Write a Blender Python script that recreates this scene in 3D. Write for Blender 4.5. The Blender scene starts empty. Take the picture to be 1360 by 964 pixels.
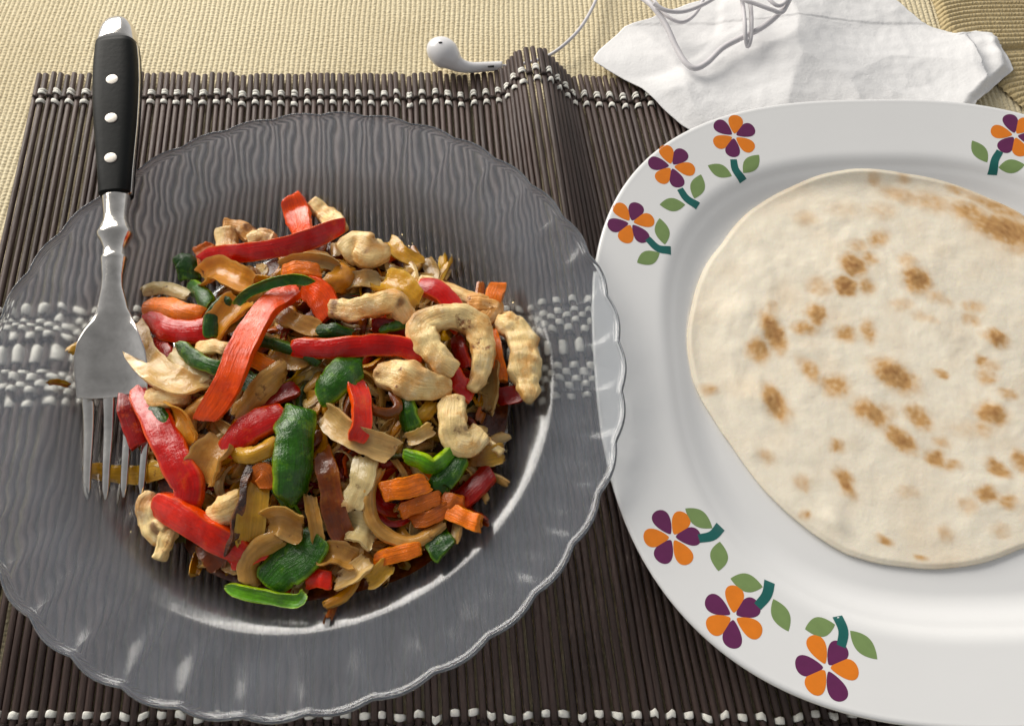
import bpy, math, random
import numpy as np
from mathutils import Vector, Matrix, noise

random.seed(7)
RNG = np.random.default_rng(7)
R = math.radians
S = bpy.context.scene
COL = S.collection

# ------------------------------------------------------------------ camera
PW, PH, FPX, PITCH, CAMZ = 1360.0, 964.0, 1022.0, R(66.0), 0.30
cd = bpy.data.cameras.new('camera')
cam = bpy.data.objects.new('camera', cd)
COL.objects.link(cam)
cam.location = (0, 0, CAMZ)
cam.rotation_euler = (math.pi / 2 - PITCH, 0, 0)
cd.sensor_width = 36.0
cd.lens = 36.0 * FPX / PW
cd.clip_start, cd.clip_end = 0.01, 50
S.camera = cam
S.render.resolution_x, S.render.resolution_y = 1024, 725

# ------------------------------------------------------------------ room light
w = bpy.data.worlds.new('World')
S.world = w
w.use_nodes = True
bg = w.node_tree.nodes['Background']
# room around the table: pale walls, graded dimmer overhead and in front to shape reflections
_nt = w.node_tree
_tc = _nt.nodes.new('ShaderNodeTexCoord')
_sx = _nt.nodes.new('ShaderNodeSeparateXYZ')
_rp = _nt.nodes.new('ShaderNodeValToRGB')
_rp.color_ramp.elements[0].position, _rp.color_ramp.elements[0].color = 0.0, (0.46, 0.46, 0.465, 1)
_rp.color_ramp.elements[1].position, _rp.color_ramp.elements[1].color = 1.0, (0.92, 0.93, 0.945, 1)
_mr = _nt.nodes.new('ShaderNodeMapRange')
_mr.inputs[1].default_value, _mr.inputs[2].default_value = -1.0, 1.0
_nt.links.new(_tc.outputs['Generated'], _sx.inputs[0])
_nt.links.new(_sx.outputs['Y'], _mr.inputs[0])
_nt.links.new(_mr.outputs[0], _rp.inputs[0])
_rz = _nt.nodes.new('ShaderNodeValToRGB')          # overhead dimmed to keep reflections low
_rz.color_ramp.elements[0].position, _rz.color_ramp.elements[0].color = 0.1, (1, 1, 1, 1)
_rz.color_ramp.elements[1].position, _rz.color_ramp.elements[1].color = 1.0, (0.45, 0.45, 0.45, 1)
_mm = _nt.nodes.new('ShaderNodeMix')
_mm.data_type, _mm.blend_type = 'RGBA', 'MULTIPLY'
_mm.inputs[0].default_value = 1.0
_nt.links.new(_sx.outputs['Z'], _rz.inputs[0])
_nt.links.new(_rp.outputs[0], _mm.inputs[6]); _nt.links.new(_rz.outputs[0], _mm.inputs[7])
_nt.links.new(_mm.outputs[2], bg.inputs[0])
bg.inputs[1].default_value = 0.84


def area(name, loc, target, sx, sy, power, color):
    ld = bpy.data.lights.new(name, 'AREA')
    ld.shape = 'RECTANGLE'
    ld.size, ld.size_y, ld.energy, ld.color = sx, sy, power, color
    o = bpy.data.objects.new(name, ld)
    COL.objects.link(o)
    o.location = loc
    o.rotation_euler = (Vector(target) - Vector(loc)).to_track_quat('-Z', 'Y').to_euler()
    return o


area('window_light', (-0.88, 1.12, 0.72), (0.0, 0.14, 0.0), 1.25, 0.80, 31.0, (1.0, 0.945, 0.865))

S.view_settings.view_transform = 'Standard'
S.view_settings.look = 'None'
S.view_settings.exposure = -0.07
S.view_settings.gamma = 1.0
S.cycles.use_denoising = True
S.cycles.caustics_refractive = True
S.cycles.caustics_reflective = True
S.cycles.max_bounces = 14
S.cycles.transmission_bounces = 12
S.cycles.transparent_max_bounces = 12
S.cycles.diffuse_bounces = 5
S.cycles.glossy_bounces = 5
S.cycles.blur_glossy = 0.3
S.cycles.sample_clamp_indirect = 8.0

# ------------------------------------------------------------------ helpers
CT, ST = math.cos(PITCH), math.sin(PITCH)


def P(px, py, z):
    """the place at height z on the table that the photograph shows at (px, py)"""
    a, b = (px - PW / 2) / FPX, (py - PH / 2) / FPX
    d = Vector((a, CT - b * ST, -ST - b * CT))
    t = (z - CAMZ) / d.z
    return Vector((d.x * t, d.y * t, z))


def depth(p):
    return p.y * CT - (p.z - CAMZ) * ST


def px_size(p):
    return depth(p) / FPX


def sm(a, b, x):
    t = min(1, max(0, (x - a) / (b - a)))
    return t * t * (3 - 2 * t)


def N3(x, y, z):
    return noise.noise(Vector((x, y, z)))


def tag(o, label=None, cat=None, group=None, kind=None):
    if label: o['label'] = label
    if cat: o['category'] = cat
    if group: o['group'] = group
    if kind: o['kind'] = kind
    return o


def empty(name, loc):
    o = bpy.data.objects.new(name, None)
    o.empty_display_size = 0.01
    o.location = loc
    COL.objects.link(o)
    return o


def origin_of(o):
    p = Vector((0, 0, 0))
    while o is not None:
        p += o.location
        o = o.parent
    return p


def build(name, verts, faces, mat, parent=None, cols=None, origin=None, smooth=True, fmat=None, sharp=None, fib=None):
    """one mesh object; verts are given in table coordinates"""
    if parent is not None:
        off = origin_of(parent)
    elif origin is not None:
        off = Vector(origin)
    else:
        v = np.array([tuple(q) for q in verts])
        off = Vector((v[:, 0].mean(), v[:, 1].mean(), v[:, 2].min()))
    me = bpy.data.meshes.new(name)
    me.from_pydata([(q[0] - off.x, q[1] - off.y, q[2] - off.z) for q in verts], [], faces)
    if smooth:
        me.polygons.foreach_set('use_smooth', [True] * len(me.polygons))
    for m in (mat if isinstance(mat, (list, tuple)) else [mat]):
        me.materials.append(m)
    if fmat is not None:
        me.polygons.foreach_set('material_index', fmat)
    if cols is not None:
        ca = me.color_attributes.new('Col', 'FLOAT_COLOR', 'POINT')
        ca.data.foreach_set('color', np.array([(c[0], c[1], c[2], 1.0) for c in cols], dtype=np.float32).ravel())
    if fib is not None:
        fa = me.attributes.new('Fib', 'FLOAT_VECTOR', 'POINT')
        fa.data.foreach_set('vector', np.array(fib, dtype=np.float32).ravel())
    me.update()
    if sharp: me.set_sharp_from_angle(angle=R(sharp))
    o = bpy.data.objects.new(name, me)
    COL.objects.link(o)
    if parent is not None:
        o.parent = parent
    else:
        o.location = off
    return o


def spline(pts, n):
    """Catmull-Rom through pts (tuples of any length), n samples"""
    pts = [np.array(p, float) for p in pts]
    if len(pts) == 2:
        pts = [pts[0], (pts[0] + pts[1]) / 2, pts[1]]
    ext = [2 * pts[0] - pts[1]] + pts + [2 * pts[-1] - pts[-2]]
    seg = np.array([np.linalg.norm(ext[i + 2][:3] - ext[i + 1][:3]) for i in range(len(pts) - 1)])
    cum = np.concatenate([[0], np.cumsum(seg)])
    out = []
    for k in range(n):
        s = cum[-1] * k / (n - 1)
        i = min(len(seg) - 1, int(np.searchsorted(cum, s, 'right') - 1))
        t = (s - cum[i]) / max(seg[i], 1e-9)
        p0, p1, p2, p3 = ext[i:i + 4]
        out.append(0.5 * (2 * p1 + (p2 - p0) * t + (2 * p0 - 5 * p1 + 4 * p2 - p3) * t * t + (3 * p1 - p0 - 3 * p2 + p3) * t ** 3))
    return out


def ring_faces(n, m, cap=True, off=0):
    f = []
    for i in range(n - 1):
        for j in range(m):
            f.append((off + i * m + j, off + i * m + (j + 1) % m, off + (i + 1) * m + (j + 1) % m, off + (i + 1) * m + j))
    if cap:
        f.append(tuple(off + j for j in reversed(range(m))))
        f.append(tuple(off + (n - 1) * m + j for j in range(m)))
    return f


def tube(path, rad, m=10):
    """round tube; rad a number or one per point; returns verts, faces"""
    n = len(path)
    P3 = [Vector(p[:3]) for p in path]
    V = []
    U = Vector((0, 0, 1))
    for i in range(n):
        T = (P3[min(i + 1, n - 1)] - P3[max(i - 1, 0)]).normalized()
        if abs(T.dot(U)) > 0.98: U = Vector((1, 0, 0))
        Sd = T.cross(U).normalized()
        U2 = Sd.cross(T)
        r = rad if isinstance(rad, (int, float)) else rad[i]
        for j in range(m):
            a = 2 * math.pi * j / m
            V.append(P3[i] + Sd * math.cos(a) * r + U2 * math.sin(a) * r)
        U = U2
    return V, ring_faces(n, m)


# ------------------------------------------------------------------ materials
def new_mat(name):
    m = bpy.data.materials.new(name)
    m.use_nodes = True
    nt = m.node_tree
    return m, nt, nt.nodes['Principled BSDF'], nt.nodes, nt.links


def noise_node(nt, scale, detail=3, rough=0.55, vec=None, kind='Object', stretch=None):
    tc = nt.nodes.new('ShaderNodeTexCoord')
    n = nt.nodes.new('ShaderNodeTexNoise')
    n.inputs['Scale'].default_value = scale
    n.inputs['Detail'].default_value = detail
    n.inputs['Roughness'].default_value = rough
    src = tc.outputs[kind]
    if stretch:
        mp = nt.nodes.new('ShaderNodeMapping')
        mp.inputs['Scale'].default_value = stretch
        nt.links.new(src, mp.inputs[0])
        src = mp.outputs[0]
    nt.links.new(src, n.inputs['Vector'])
    return n


def ramp(nt, src, stops):
    r = nt.nodes.new('ShaderNodeValToRGB')
    e = r.color_ramp.elements
    while len(e) < len(stops): e.new(0.5)
    for i, (p, c) in enumerate(stops):
        e[i].position = p
        e[i].color = (c[0], c[1], c[2], 1) if not isinstance(c, (int, float)) else (c, c, c, 1)
    nt.links.new(src, r.inputs[0])
    return r


def bump(nt, src, bs, strength, dist, prev=None):
    b = nt.nodes.new('ShaderNodeBump')
    b.inputs['Strength'].default_value = strength
    b.inputs['Distance'].default_value = dist
    nt.links.new(src, b.inputs['Height'])
    if prev: nt.links.new(prev.outputs[0], b.inputs['Normal'])
    nt.links.new(b.outputs[0], bs.inputs['Normal'])
    return b


def food_mat(name, rough, coat, sss, bscale, bdist, spec=0.5, transl=0.0, sradius=(0.004, 0.002, 0.001), coatrough=0.05, var=0.25, patch=(), clear=0.0, fibre=(0.85, 1.12), fbump=0.0003, sat=1.18, val=1.12):
    m, nt, bs, nd, lk = new_mat(name)
    at = nd.new('ShaderNodeAttribute')
    at.attribute_name = 'Col'
    n = noise_node(nt, bscale * 0.45, 5, 0.65)
    rp = ramp(nt, n.outputs[0], [(0.28, 1 - var), (0.72, 1 + var)])
    mx = nd.new('ShaderNodeMix')
    mx.data_type, mx.blend_type = 'RGBA', 'MULTIPLY'
    mx.inputs[0].default_value = 1
    lk.new(at.outputs[0], mx.inputs[6]); lk.new(rp.outputs[0], mx.inputs[7])
    fa = nd.new('ShaderNodeAttribute'); fa.attribute_name = 'Fib'
    nf = nd.new('ShaderNodeTexNoise'); nf.inputs['Scale'].default_value = 1.6; nf.inputs['Detail'].default_value = 5; nf.inputs['Roughness'].default_value = 0.6
    lk.new(fa.outputs['Vector'], nf.inputs['Vector'])
    rf = ramp(nt, nf.outputs[0], [(0.3, fibre[0]), (0.7, fibre[1])])
    mf = nd.new('ShaderNodeMix'); mf.data_type, mf.blend_type = 'RGBA', 'MULTIPLY'; mf.inputs[0].default_value = 1
    lk.new(mx.outputs[2], mf.inputs[6]); lk.new(rf.outputs[0], mf.inputs[7])
    mx = mf
    oi = nd.new('ShaderNodeObjectInfo')
    for (pc, sc, lo, hi, amt) in patch:         # seared, blistered or paler patches
        n4 = noise_node(nt, sc, 6, 0.62)
        n4.noise_dimensions = '4D'
        mw = nd.new('ShaderNodeMath'); mw.operation = 'MULTIPLY'; mw.inputs[1].default_value = 40.0
        lk.new(oi.outputs['Random'], mw.inputs[0]); lk.new(mw.outputs[0], n4.inputs['W'])
        r4 = ramp(nt, n4.outputs[0], [(lo, 0.0), (hi, amt)])
        m4 = nd.new('ShaderNodeMix'); m4.data_type = 'RGBA'
        lk.new(r4.outputs[0], m4.inputs[0]); lk.new(mx.outputs[2], m4.inputs[6]); m4.inputs[7].default_value = (*pc, 1)
        mx = m4
    hs = nd.new('ShaderNodeHueSaturation'); hs.inputs['Saturation'].default_value = sat; hs.inputs['Value'].default_value = val
    lk.new(mx.outputs[2], hs.inputs['Color'])
    lk.new(hs.outputs[0], bs.inputs['Base Color'])
    bs.inputs['Specular IOR Level'].default_value = spec
    # patchy oil film
    no = noise_node(nt, 150, 3)
    ro = ramp(nt, no.outputs[0], [(0.40, min(1, rough * 1.5)), (0.62, rough * 0.7)])
    lk.new(ro.outputs[0], bs.inputs['Roughness'])
    co = ramp(nt, no.outputs[0], [(0.42, coat * 0.45), (0.56, coat)])
    lk.new(co.outputs[0], bs.inputs['Coat Weight'])
    bs.inputs['Coat Roughness'].default_value = coatrough
    bs.inputs['Subsurface Weight'].default_value = sss
    bs.inputs['Subsurface Radius'].default_value = sradius
    bs.inputs['Subsurface Scale'].default_value = 1.0
    n2 = noise_node(nt, bscale, 5, 0.6)
    b0 = bump(nt, nf.outputs[0], bs, 0.7, fbump)
    b = bump(nt, n2.outputs[0], bs, 0.6, bdist, b0)
    n3 = noise_node(nt, bscale * 3.2, 3, 0.6)
    b2 = bump(nt, n3.outputs[0], bs, 0.55, bdist * 0.4, b)
    lk.new(b2.outputs[0], bs.inputs['Coat Normal'])
    if transl:
        tr = nd.new('ShaderNodeBsdfTranslucent')
        lk.new(hs.outputs[0], tr.inputs[0]); lk.new(b2.outputs[0], tr.inputs[1])
        ms = nd.new('ShaderNodeMixShader'); ms.inputs[0].default_value = transl
        lk.new(bs.outputs[0], ms.inputs[1]); lk.new(tr.outputs[0], ms.inputs[2])
        last = ms
        if clear:
            tp = nd.new('ShaderNodeBsdfTransparent')
            gm = nd.new('ShaderNodeGamma'); gm.inputs[1].default_value = 0.5
            lk.new(hs.outputs[0], gm.inputs[0]); lk.new(gm.outputs[0], tp.inputs[0])
            last = nd.new('ShaderNodeMixShader'); last.inputs[0].default_value = clear
            lk.new(ms.outputs[0], last.inputs[1]); lk.new(tp.outputs[0], last.inputs[2])
        lk.new(last.outputs[0], nd['Material Output'].inputs[0])
    return m


M = {}
M['pepper'] = food_mat('pepper_flesh', 0.20, 1.0, 0.03, 260, 0.0004, spec=0.12, var=0.2, fibre=(.80, 1.15), fbump=.0003, sat=1.12, val=1.0, patch=[((.36, .006, .004), 90, .50, .68, .65), ((.82, .12, .015), 150, .58, .70, .5), ((.05, .010, .005), 190, .67, .73, .75)])
M['green'] = food_mat('green_pepper_flesh', rough=0.22, coat=1.0, sss=0.01, bscale=420, bdist=0.0006, val=1.5, spec=0.12, var=0.35, fibre=(.65, 1.3), fbump=.0005, patch=[((.006, .030, .003), 90, .48, .64, .75), ((.10, .19, .025), 240, .56, .66, .55), ((.03, .022, .008), 170, .66, .72, .6)])
M['onion'] = food_mat('onion_flesh', 0.18, 1.0, 0.10, 300, 0.0005, spec=0.32, transl=0.26, clear=0.10, sradius=(0.006, 0.004, 0.002), var=0.16, fibre=(.84, 1.12), fbump=.0002, sat=1.05, val=1.06, patch=[((.50, .19, .030), 90, .53, .68, .6), ((.12, .026, .005), 190, .62, .69, .9)])
M['chicken'] = food_mat('chicken_meat', 0.34, 0.55, 0.05, 520, 0.0006, spec=0.32, sradius=(0.003, 0.0016, 0.0008), var=0.12, fibre=(.84, 1.10), fbump=.0006, sat=1.02, val=1.06, patch=[((.95, .80, .52), 140, .52, .64, .5), ((.68, .30, .055), 100, .49, .62, .75), ((.20, .05, .010), 150, .60, .67, .9)])
M['carrot'] = food_mat('carrot_flesh', 0.30, 0.7, 0.06, 480, 0.0005, spec=0.2, var=0.25, fibre=(.72, 1.2), fbump=.0005, patch=[((.46, .10, .010), 120, .50, .66, .7), ((.14, .03, .006), 210, .65, .72, .6)])
M['char'] = food_mat('charred_skin', 0.18, 0.8, 0.0, 500, 0.001, patch=[((.22, .07, .02), 200, .52, .64, .8)])
M['bed'] = food_mat('sauced_vegetables', 0.18, 1.0, 0.04, 420, 0.0005, spec=0.30, transl=0.22, clear=0.0, var=0.2, fibre=(.80, 1.14), fbump=.0002, sat=1.12, val=1.0, patch=[((.42, .13, .015), 100, .49, .64, .6), ((.08, .015, .004), 180, .60, .68, .8)])


def plain(name, color, rough, coat=0.0, metal=0.0, bscale=None, bdist=0.0002, var=None, sss=0, spec=0.5, stretch=None):
    m, nt, bs, nd, lk = new_mat(name)
    bs.inputs['Base Color'].default_value = (*color, 1)
    bs.inputs['Roughness'].default_value = rough
    bs.inputs['Metallic'].default_value = metal
    bs.inputs['Coat Weight'].default_value = coat
    bs.inputs['Specular IOR Level'].default_value = spec
    bs.inputs['Subsurface Weight'].default_value = sss
    bs.inputs['Subsurface Radius'].default_value = (0.004, 0.004, 0.004)
    if var:
        n = noise_node(nt, var[0], 4, stretch=stretch)
        rp = ramp(nt, n.outputs[0], [(0.25, [c * (1 - var[1]) for c in color]), (0.75, [min(1, c * (1 + var[1])) for c in color])])
        lk.new(rp.outputs[0], bs.inputs['Base Color'])
    if bscale:
        n2 = noise_node(nt, bscale, 4, stretch=stretch)
        bump(nt, n2.outputs[0], bs, 0.5, bdist)
    return m


M['porcelain'] = plain('white_porcelain', (0.85, 0.85, 0.845), 0.18, coat=0.3, var=(9, 0.02), bscale=25, bdist=0.0003)
M['orange_print'] = plain('orange_print', (0.83, 0.22, 0.005), 0.28, coat=0.2, var=(300, 0.06))
M['purple_print'] = plain('purple_print', (0.13, 0.012, 0.085), 0.28, coat=0.2, var=(300, 0.08))
M['leaf_print'] = plain('leaf_green_print', (0.20, 0.30, 0.10), 0.28, coat=0.2, var=(300, 0.06))
M['stem_print'] = plain('teal_print', (0.004, 0.12, 0.105), 0.28, coat=0.2, var=(300, 0.06))
M['steel'] = plain('worn_steel', (0.66, 0.63, 0.59), 0.15, metal=1.0, var=(160, 0.2), bscale=260, bdist=0.00022)
M['rivet'] = plain('rivet_steel', (0.48, 0.45, 0.41), 0.45, metal=1.0, var=(400, 0.15), bscale=500, bdist=0.0001)
M['handle'] = plain('black_plastic', (0.006, 0.007, 0.007), 0.5, bscale=500, bdist=0.00015, var=(60, 0.3), spec=0.15)
M['bud'] = plain('white_plastic', (0.80, 0.79, 0.80), 0.25, coat=0.3, sss=0.1)
M['cable'] = plain('pale_rubber', (0.62, 0.60, 0.62), 0.5)
M['dark'] = plain('dark_grille', (0.02, 0.02, 0.022), 0.5)
M['thread_white'] = plain('white_cotton', (0.84, 0.81, 0.74), 0.85, bscale=900, bdist=0.0006, var=(500, 0.22), spec=0.2)
M['thread_dark'] = plain('dark_cotton', (0.035, 0.025, 0.022), 0.85, bscale=900, bdist=0.0006, var=(500, 0.2), spec=0.2)
M['napkin'] = plain('white_tissue', (0.84, 0.835, 0.835), 0.9, bscale=700, bdist=0.0004, sss=0.1, spec=0.15)
M['oil'] = plain('cooking_oil', (0.55, 0.35, 0.08), 0.05, coat=0.5)


def stick_mat():
    m, nt, bs, nd, lk = new_mat('dark_stained_bamboo')
    oi = nd.new('ShaderNodeObjectInfo')
    n = noise_node(nt, 60, 5, 0.65, stretch=(12, 0.6, 12))
    rp = ramp(nt, n.outputs[0], [(0.2, (0.030, 0.016, 0.013)), (0.55, (0.068, 0.043, 0.036)), (0.85, (0.115, 0.080, 0.068))])
    hsv = nd.new('ShaderNodeHueSaturation')
    mr = nd.new('ShaderNodeMapRange')
    mr.inputs[3].default_value, mr.inputs[4].default_value = 0.72, 1.25
    lk.new(oi.outputs['Random'], mr.inputs[0]); lk.new(mr.outputs[0], hsv.inputs['Value'])
    lk.new(rp.outputs[0], hsv.inputs['Color']); lk.new(hsv.outputs[0], bs.inputs['Base Color'])
    bs.inputs['Roughness'].default_value = 0.5
    bs.inputs['Specular IOR Level'].default_value = 0.4
    n2 = noise_node(nt, 220, 4, 0.6, stretch=(6, 0.5, 6))
    bump(nt, n2.outputs[0], bs, 0.6, 0.0005)
    return m


M['stick'] = stick_mat()


def cloth_mat(name, a, b, rot):
    m, nt, bs, nd, lk = new_mat(name)
    n = noise_node(nt, 7, 3)
    n3 = noise_node(nt, 900, 3, stretch=(1, 0.45, 1) if not rot else (0.45, 1, 1))
    mx = nd.new('ShaderNodeMath'); mx.operation = 'MULTIPLY_ADD'
    lk.new(n3.outputs[0], mx.inputs[0]); mx.inputs[1].default_value = 0.8; lk.new(n.outputs[0], mx.inputs[2])
    rp = ramp(nt, mx.outputs[0], [(0.55, a), (1.2, b)])
    lk.new(rp.outputs[0], bs.inputs['Base Color'])
    bs.inputs['Roughness'].default_value = 0.8
    bs.inputs['Specular IOR Level'].default_value = 0.25
    bs.inputs['Sheen Weight'].default_value = 0.2
    # cross stitches on the ribs
    wv = nd.new('ShaderNodeTexWave')
    wv.wave_type = 'BANDS'
    wv.bands_direction = 'X' if rot else 'Y'
    wv.inputs['Scale'].default_value = 150
    wv.inputs['Distortion'].default_value = 6
    wv.inputs['Detail Scale'].default_value = 2.2
    tc = nd.new('ShaderNodeTexCoord'); lk.new(tc.outputs['Object'], wv.inputs['Vector'])
    b1 = bump(nt, wv.outputs[0], bs, 0.5, 0.0005)
    bump(nt, n3.outputs[0], bs, 0.6, 0.0006, b1)
    return m


M['cloth'] = cloth_mat('ribbed_beige_cloth', (0.58, 0.48, 0.29), (0.75, 0.655, 0.44), False)
M['cloth2'] = cloth_mat('ribbed_olive_cloth', (0.42, 0.32, 0.155), (0.57, 0.455, 0.245), True)


def glass_mat():
    m, nt, bs, nd, lk = new_mat('clear_glass')
    bs.inputs['Base Color'].default_value = (0.988, 0.996, 0.994, 1)
    bs.inputs['IOR'].default_value = 1.52
    bs.inputs['Transmission Weight'].default_value = 1.0
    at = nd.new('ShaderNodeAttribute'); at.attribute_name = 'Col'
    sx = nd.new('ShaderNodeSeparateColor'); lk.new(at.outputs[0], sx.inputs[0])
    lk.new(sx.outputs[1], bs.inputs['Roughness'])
    # bluish rim haze paints in the reflected room light; the well stays clear
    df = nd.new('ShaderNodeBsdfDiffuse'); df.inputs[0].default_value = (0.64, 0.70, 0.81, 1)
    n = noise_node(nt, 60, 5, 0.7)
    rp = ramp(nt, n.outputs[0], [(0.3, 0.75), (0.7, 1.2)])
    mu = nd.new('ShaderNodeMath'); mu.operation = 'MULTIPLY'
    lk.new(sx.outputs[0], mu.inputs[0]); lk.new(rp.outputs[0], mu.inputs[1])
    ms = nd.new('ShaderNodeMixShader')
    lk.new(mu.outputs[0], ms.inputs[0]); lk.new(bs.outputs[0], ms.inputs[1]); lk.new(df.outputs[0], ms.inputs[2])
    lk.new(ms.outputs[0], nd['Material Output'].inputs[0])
    return m


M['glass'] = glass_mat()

# ------------------------------------------------------------------ tablecloth (ribs are geometry)
def ribbed_sheet(name, x0, x1, y0, y1, pitch, amp, rows, along_y, zf, mat, warp=0.0012, origin=None, inside=None):
    per = 8
    if along_y:
        us = np.arange(x0, x1, pitch / per); vs = np.linspace(y0, y1, rows)
    else:
        us = np.arange(y0, y1, pitch / per); vs = np.linspace(x0, x1, rows)
    V = []
    for v in vs:
        for k, u in enumerate(us):
            wob = warp * N3(u * 9, v * 14, 3.1) + 0.4 * warp * N3(u * 40, v * 45, 8.7)
            z = amp * (abs(math.cos(math.pi * k / per)) ** 0.8 - 1) * (1 + 0.25 * N3(u * 300, v * 300, 0))
            x, y = (u + wob, v) if along_y else (v, u + wob)
            V.append((x, y, z + zf(x, y)))
    n = len(us)
    F = []
    for i in range(len(vs) - 1):
        for j in range(n - 1):
            q = (i * n + j, i * n + j + 1, (i + 1) * n + j + 1, (i + 1) * n + j)
            if inside is None or inside(V[q[0]][0], V[q[0]][1]):
                F.append(q if along_y else q[::-1])
    return build(name, V, F, mat, origin=origin or (0, 0, 0))


tc = ribbed_sheet('tablecloth', -0.62, 0.75, -0.28, 0.80, 0.00265, 0.00065, 150, True,
                  lambda x, y: 0.0008 * N3(x * 12, y * 12, 1.0) - 0.0008, M['cloth'])
tag(tc, 'cream beige ribbed tablecloth covering the table', 'tablecloth', kind='structure')


def fold_z(x, y):
    e = P(1345, 62, 0.0).y
    z = 0.0016 + 0.0022 * sm(e - 0.003, e + 0.0015, y) - 0.0012 * math.exp(-((y - e + 0.003) / 0.0015) ** 2)
    return z + 0.0004 * N3(x * 20, y * 20, 4)


ea, eb = P(1213, -4, 0.002), P(1252, 32, 0.002)
def olive_cloth():
    """crosswise ribs running off to the right from a slanting folded edge"""
    V, F = [], []
    y0, y1, per, pit, cols = 0.12, 0.46, 8, 0.00285, 90
    ny = int((y1 - y0) / pit * per)
    for j in range(ny + 1):
        y = y0 + (y1 - y0) * j / ny
        xl = max(0.226, ea.x + (eb.x - ea.x) * (y - ea.y) / (eb.y - ea.y)) + 0.0008 * N3(y * 60, 1, 1)
        for i in range(cols + 1):
            t = (i / cols) ** 1.6
            x = xl + (0.50 - xl) * t
            d = x - xl
            wob = 0.0016 * N3(x * 12, y * 9, 3.1) + 0.0010 * N3(x * 45, y * 40, 8.7) - 0.006 * math.exp(-d / 0.012)
            z = 0.0010 * (abs(math.cos(math.pi * j / per)) ** 0.8 - 1) * (1 + 0.25 * N3(x * 300, y * 300, 0))
            V.append((x, y + wob, z + fold_z(x, y) * sm(-0.002, 0.004, d) + 0.0003))
    for j in range(ny):
        for i in range(cols):
            F.append((j * (cols + 1) + i, j * (cols + 1) + i + 1, (j + 1) * (cols + 1) + i + 1, (j + 1) * (cols + 1) + i))
    return build('ribbed_cloth', V, F, M['cloth2'], origin=(0.3, 0.3, 0))


sh = olive_cloth()
tag(sh, 'olive beige ribbed cloth with crosswise ribs beyond the crumpled end of the white napkin', 'cloth')

# ------------------------------------------------------------------ placemat of dark sticks
PITCHS, SR, SZ = 0.00325, 0.00132, 0.0019
SHEAR = 0.0876
YC, HALF = 0.1357, 0.1580
NST = 138


def hump(x, y):
    """buckle of the mat, high at the far edge and dying out towards the near one"""
    t = (y - (YC - HALF)) / (2 * HALF)
    a = 0.0015 + 0.0165 * max(0, t) ** 1.1
    c = 0.0098 + SHEAR * (0.29 - y)
    d = x - c
    wd = 0.0125 if d < 0 else 0.0140
    return a * math.exp(-(abs(d) / wd) ** 2.9)


sticks = []          # (x at far end, x at near end)
def walk(y, x0):
    xs = [x0]
    x = x0
    for i in range(NST - 1):
        step = PITCHS * (1.12 if i < 9 else (1.0 if i % 2 else 0.97) if i > 40 else 1.0)
        # unit arc step over the hump
        e = 1e-4
        g = (hump(x + e, y) - hump(x - e, y)) / (2 * e)
        for _ in range(2):
            xm = x + 0.5 * step / math.sqrt(1 + g * g)
            g = (hump(xm + e, y) - hump(xm - e, y)) / (2 * e)
        x += max(0.0016, step / math.sqrt(1 + g * g))
        xs.append(x)
    return xs


YF, YN = YC + HALF, YC - HALF
xf = walk(YF, -0.2405)
xn = walk(YN, -0.2405 + SHEAR * 2 * HALF)
for i in range(NST):
    jit = 0.00022
    yo = random.gauss(0, 0.0007)
    a = Vector((xf[i] + random.gauss(0, jit), YF + yo - 0.0028 * i / NST, SZ + hump(xf[i], YF)))
    b = Vector((xn[i] + random.gauss(0, jit), YN + yo, SZ + hump(xn[i], YN)))
    sticks.append((a, b))
mat_root = empty('placemat', (0, YC, 0))
tag(mat_root, 'dark brown bamboo stick placemat woven with white thread under both plates', 'placemat')


def stick_mesh(seed, L):
    rnd = random.Random(seed)
    m, n = 9, 8
    V = []
    prof = [(0, 0.82), (0.001, 1), *[(k / 5, 1 + rnd.uniform(-0.05, 0.05)) for k in range(1, 5)], (0.999, 1), (1, 0.82)]
    for t, r in prof:
        bx, bz = (rnd.uniform(-1, 1) * 0.00012, rnd.uniform(-1, 1) * 0.0001) if 0.01 < t < 0.99 else (0, 0)
        for j in range(m):
            a = 2 * math.pi * j / m
            V.append((math.cos(a) * SR * r + bx, (t - 0.5) * L, math.sin(a) * SR * r * 0.95 + bz))
    F = [f[::-1] for f in ring_faces(len(prof), m)]
    me = bpy.data.meshes.new('stick')
    me.from_pydata(V, [], F)
    me.polygons.foreach_set('use_smooth', [True] * (len(me.polygons) - 2) + [False] * 2)
    me.materials.append(M['stick'])
    return me


smeshes = [stick_mesh(k, 2 * HALF * math.sqrt(1 + SHEAR ** 2)) for k in range(7)]
for i, (a, b) in enumerate(sticks):
    o = bpy.data.objects.new('stick', smeshes[i % 7 if i % 3 else (i * 5) % 7])
    COL.objects.link(o)
    o.parent = mat_root
    d = (a - b)
    o.location = (a + b) / 2 - mat_root.location
    q = Vector((0, 1, 0)).rotation_difference(d.normalized())
    o.rotation_mode = 'QUATERNION'
    o.rotation_quaternion = q
    o.scale = (random.uniform(0.94, 1.08), 1, random.uniform(0.96, 1.03))


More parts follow.
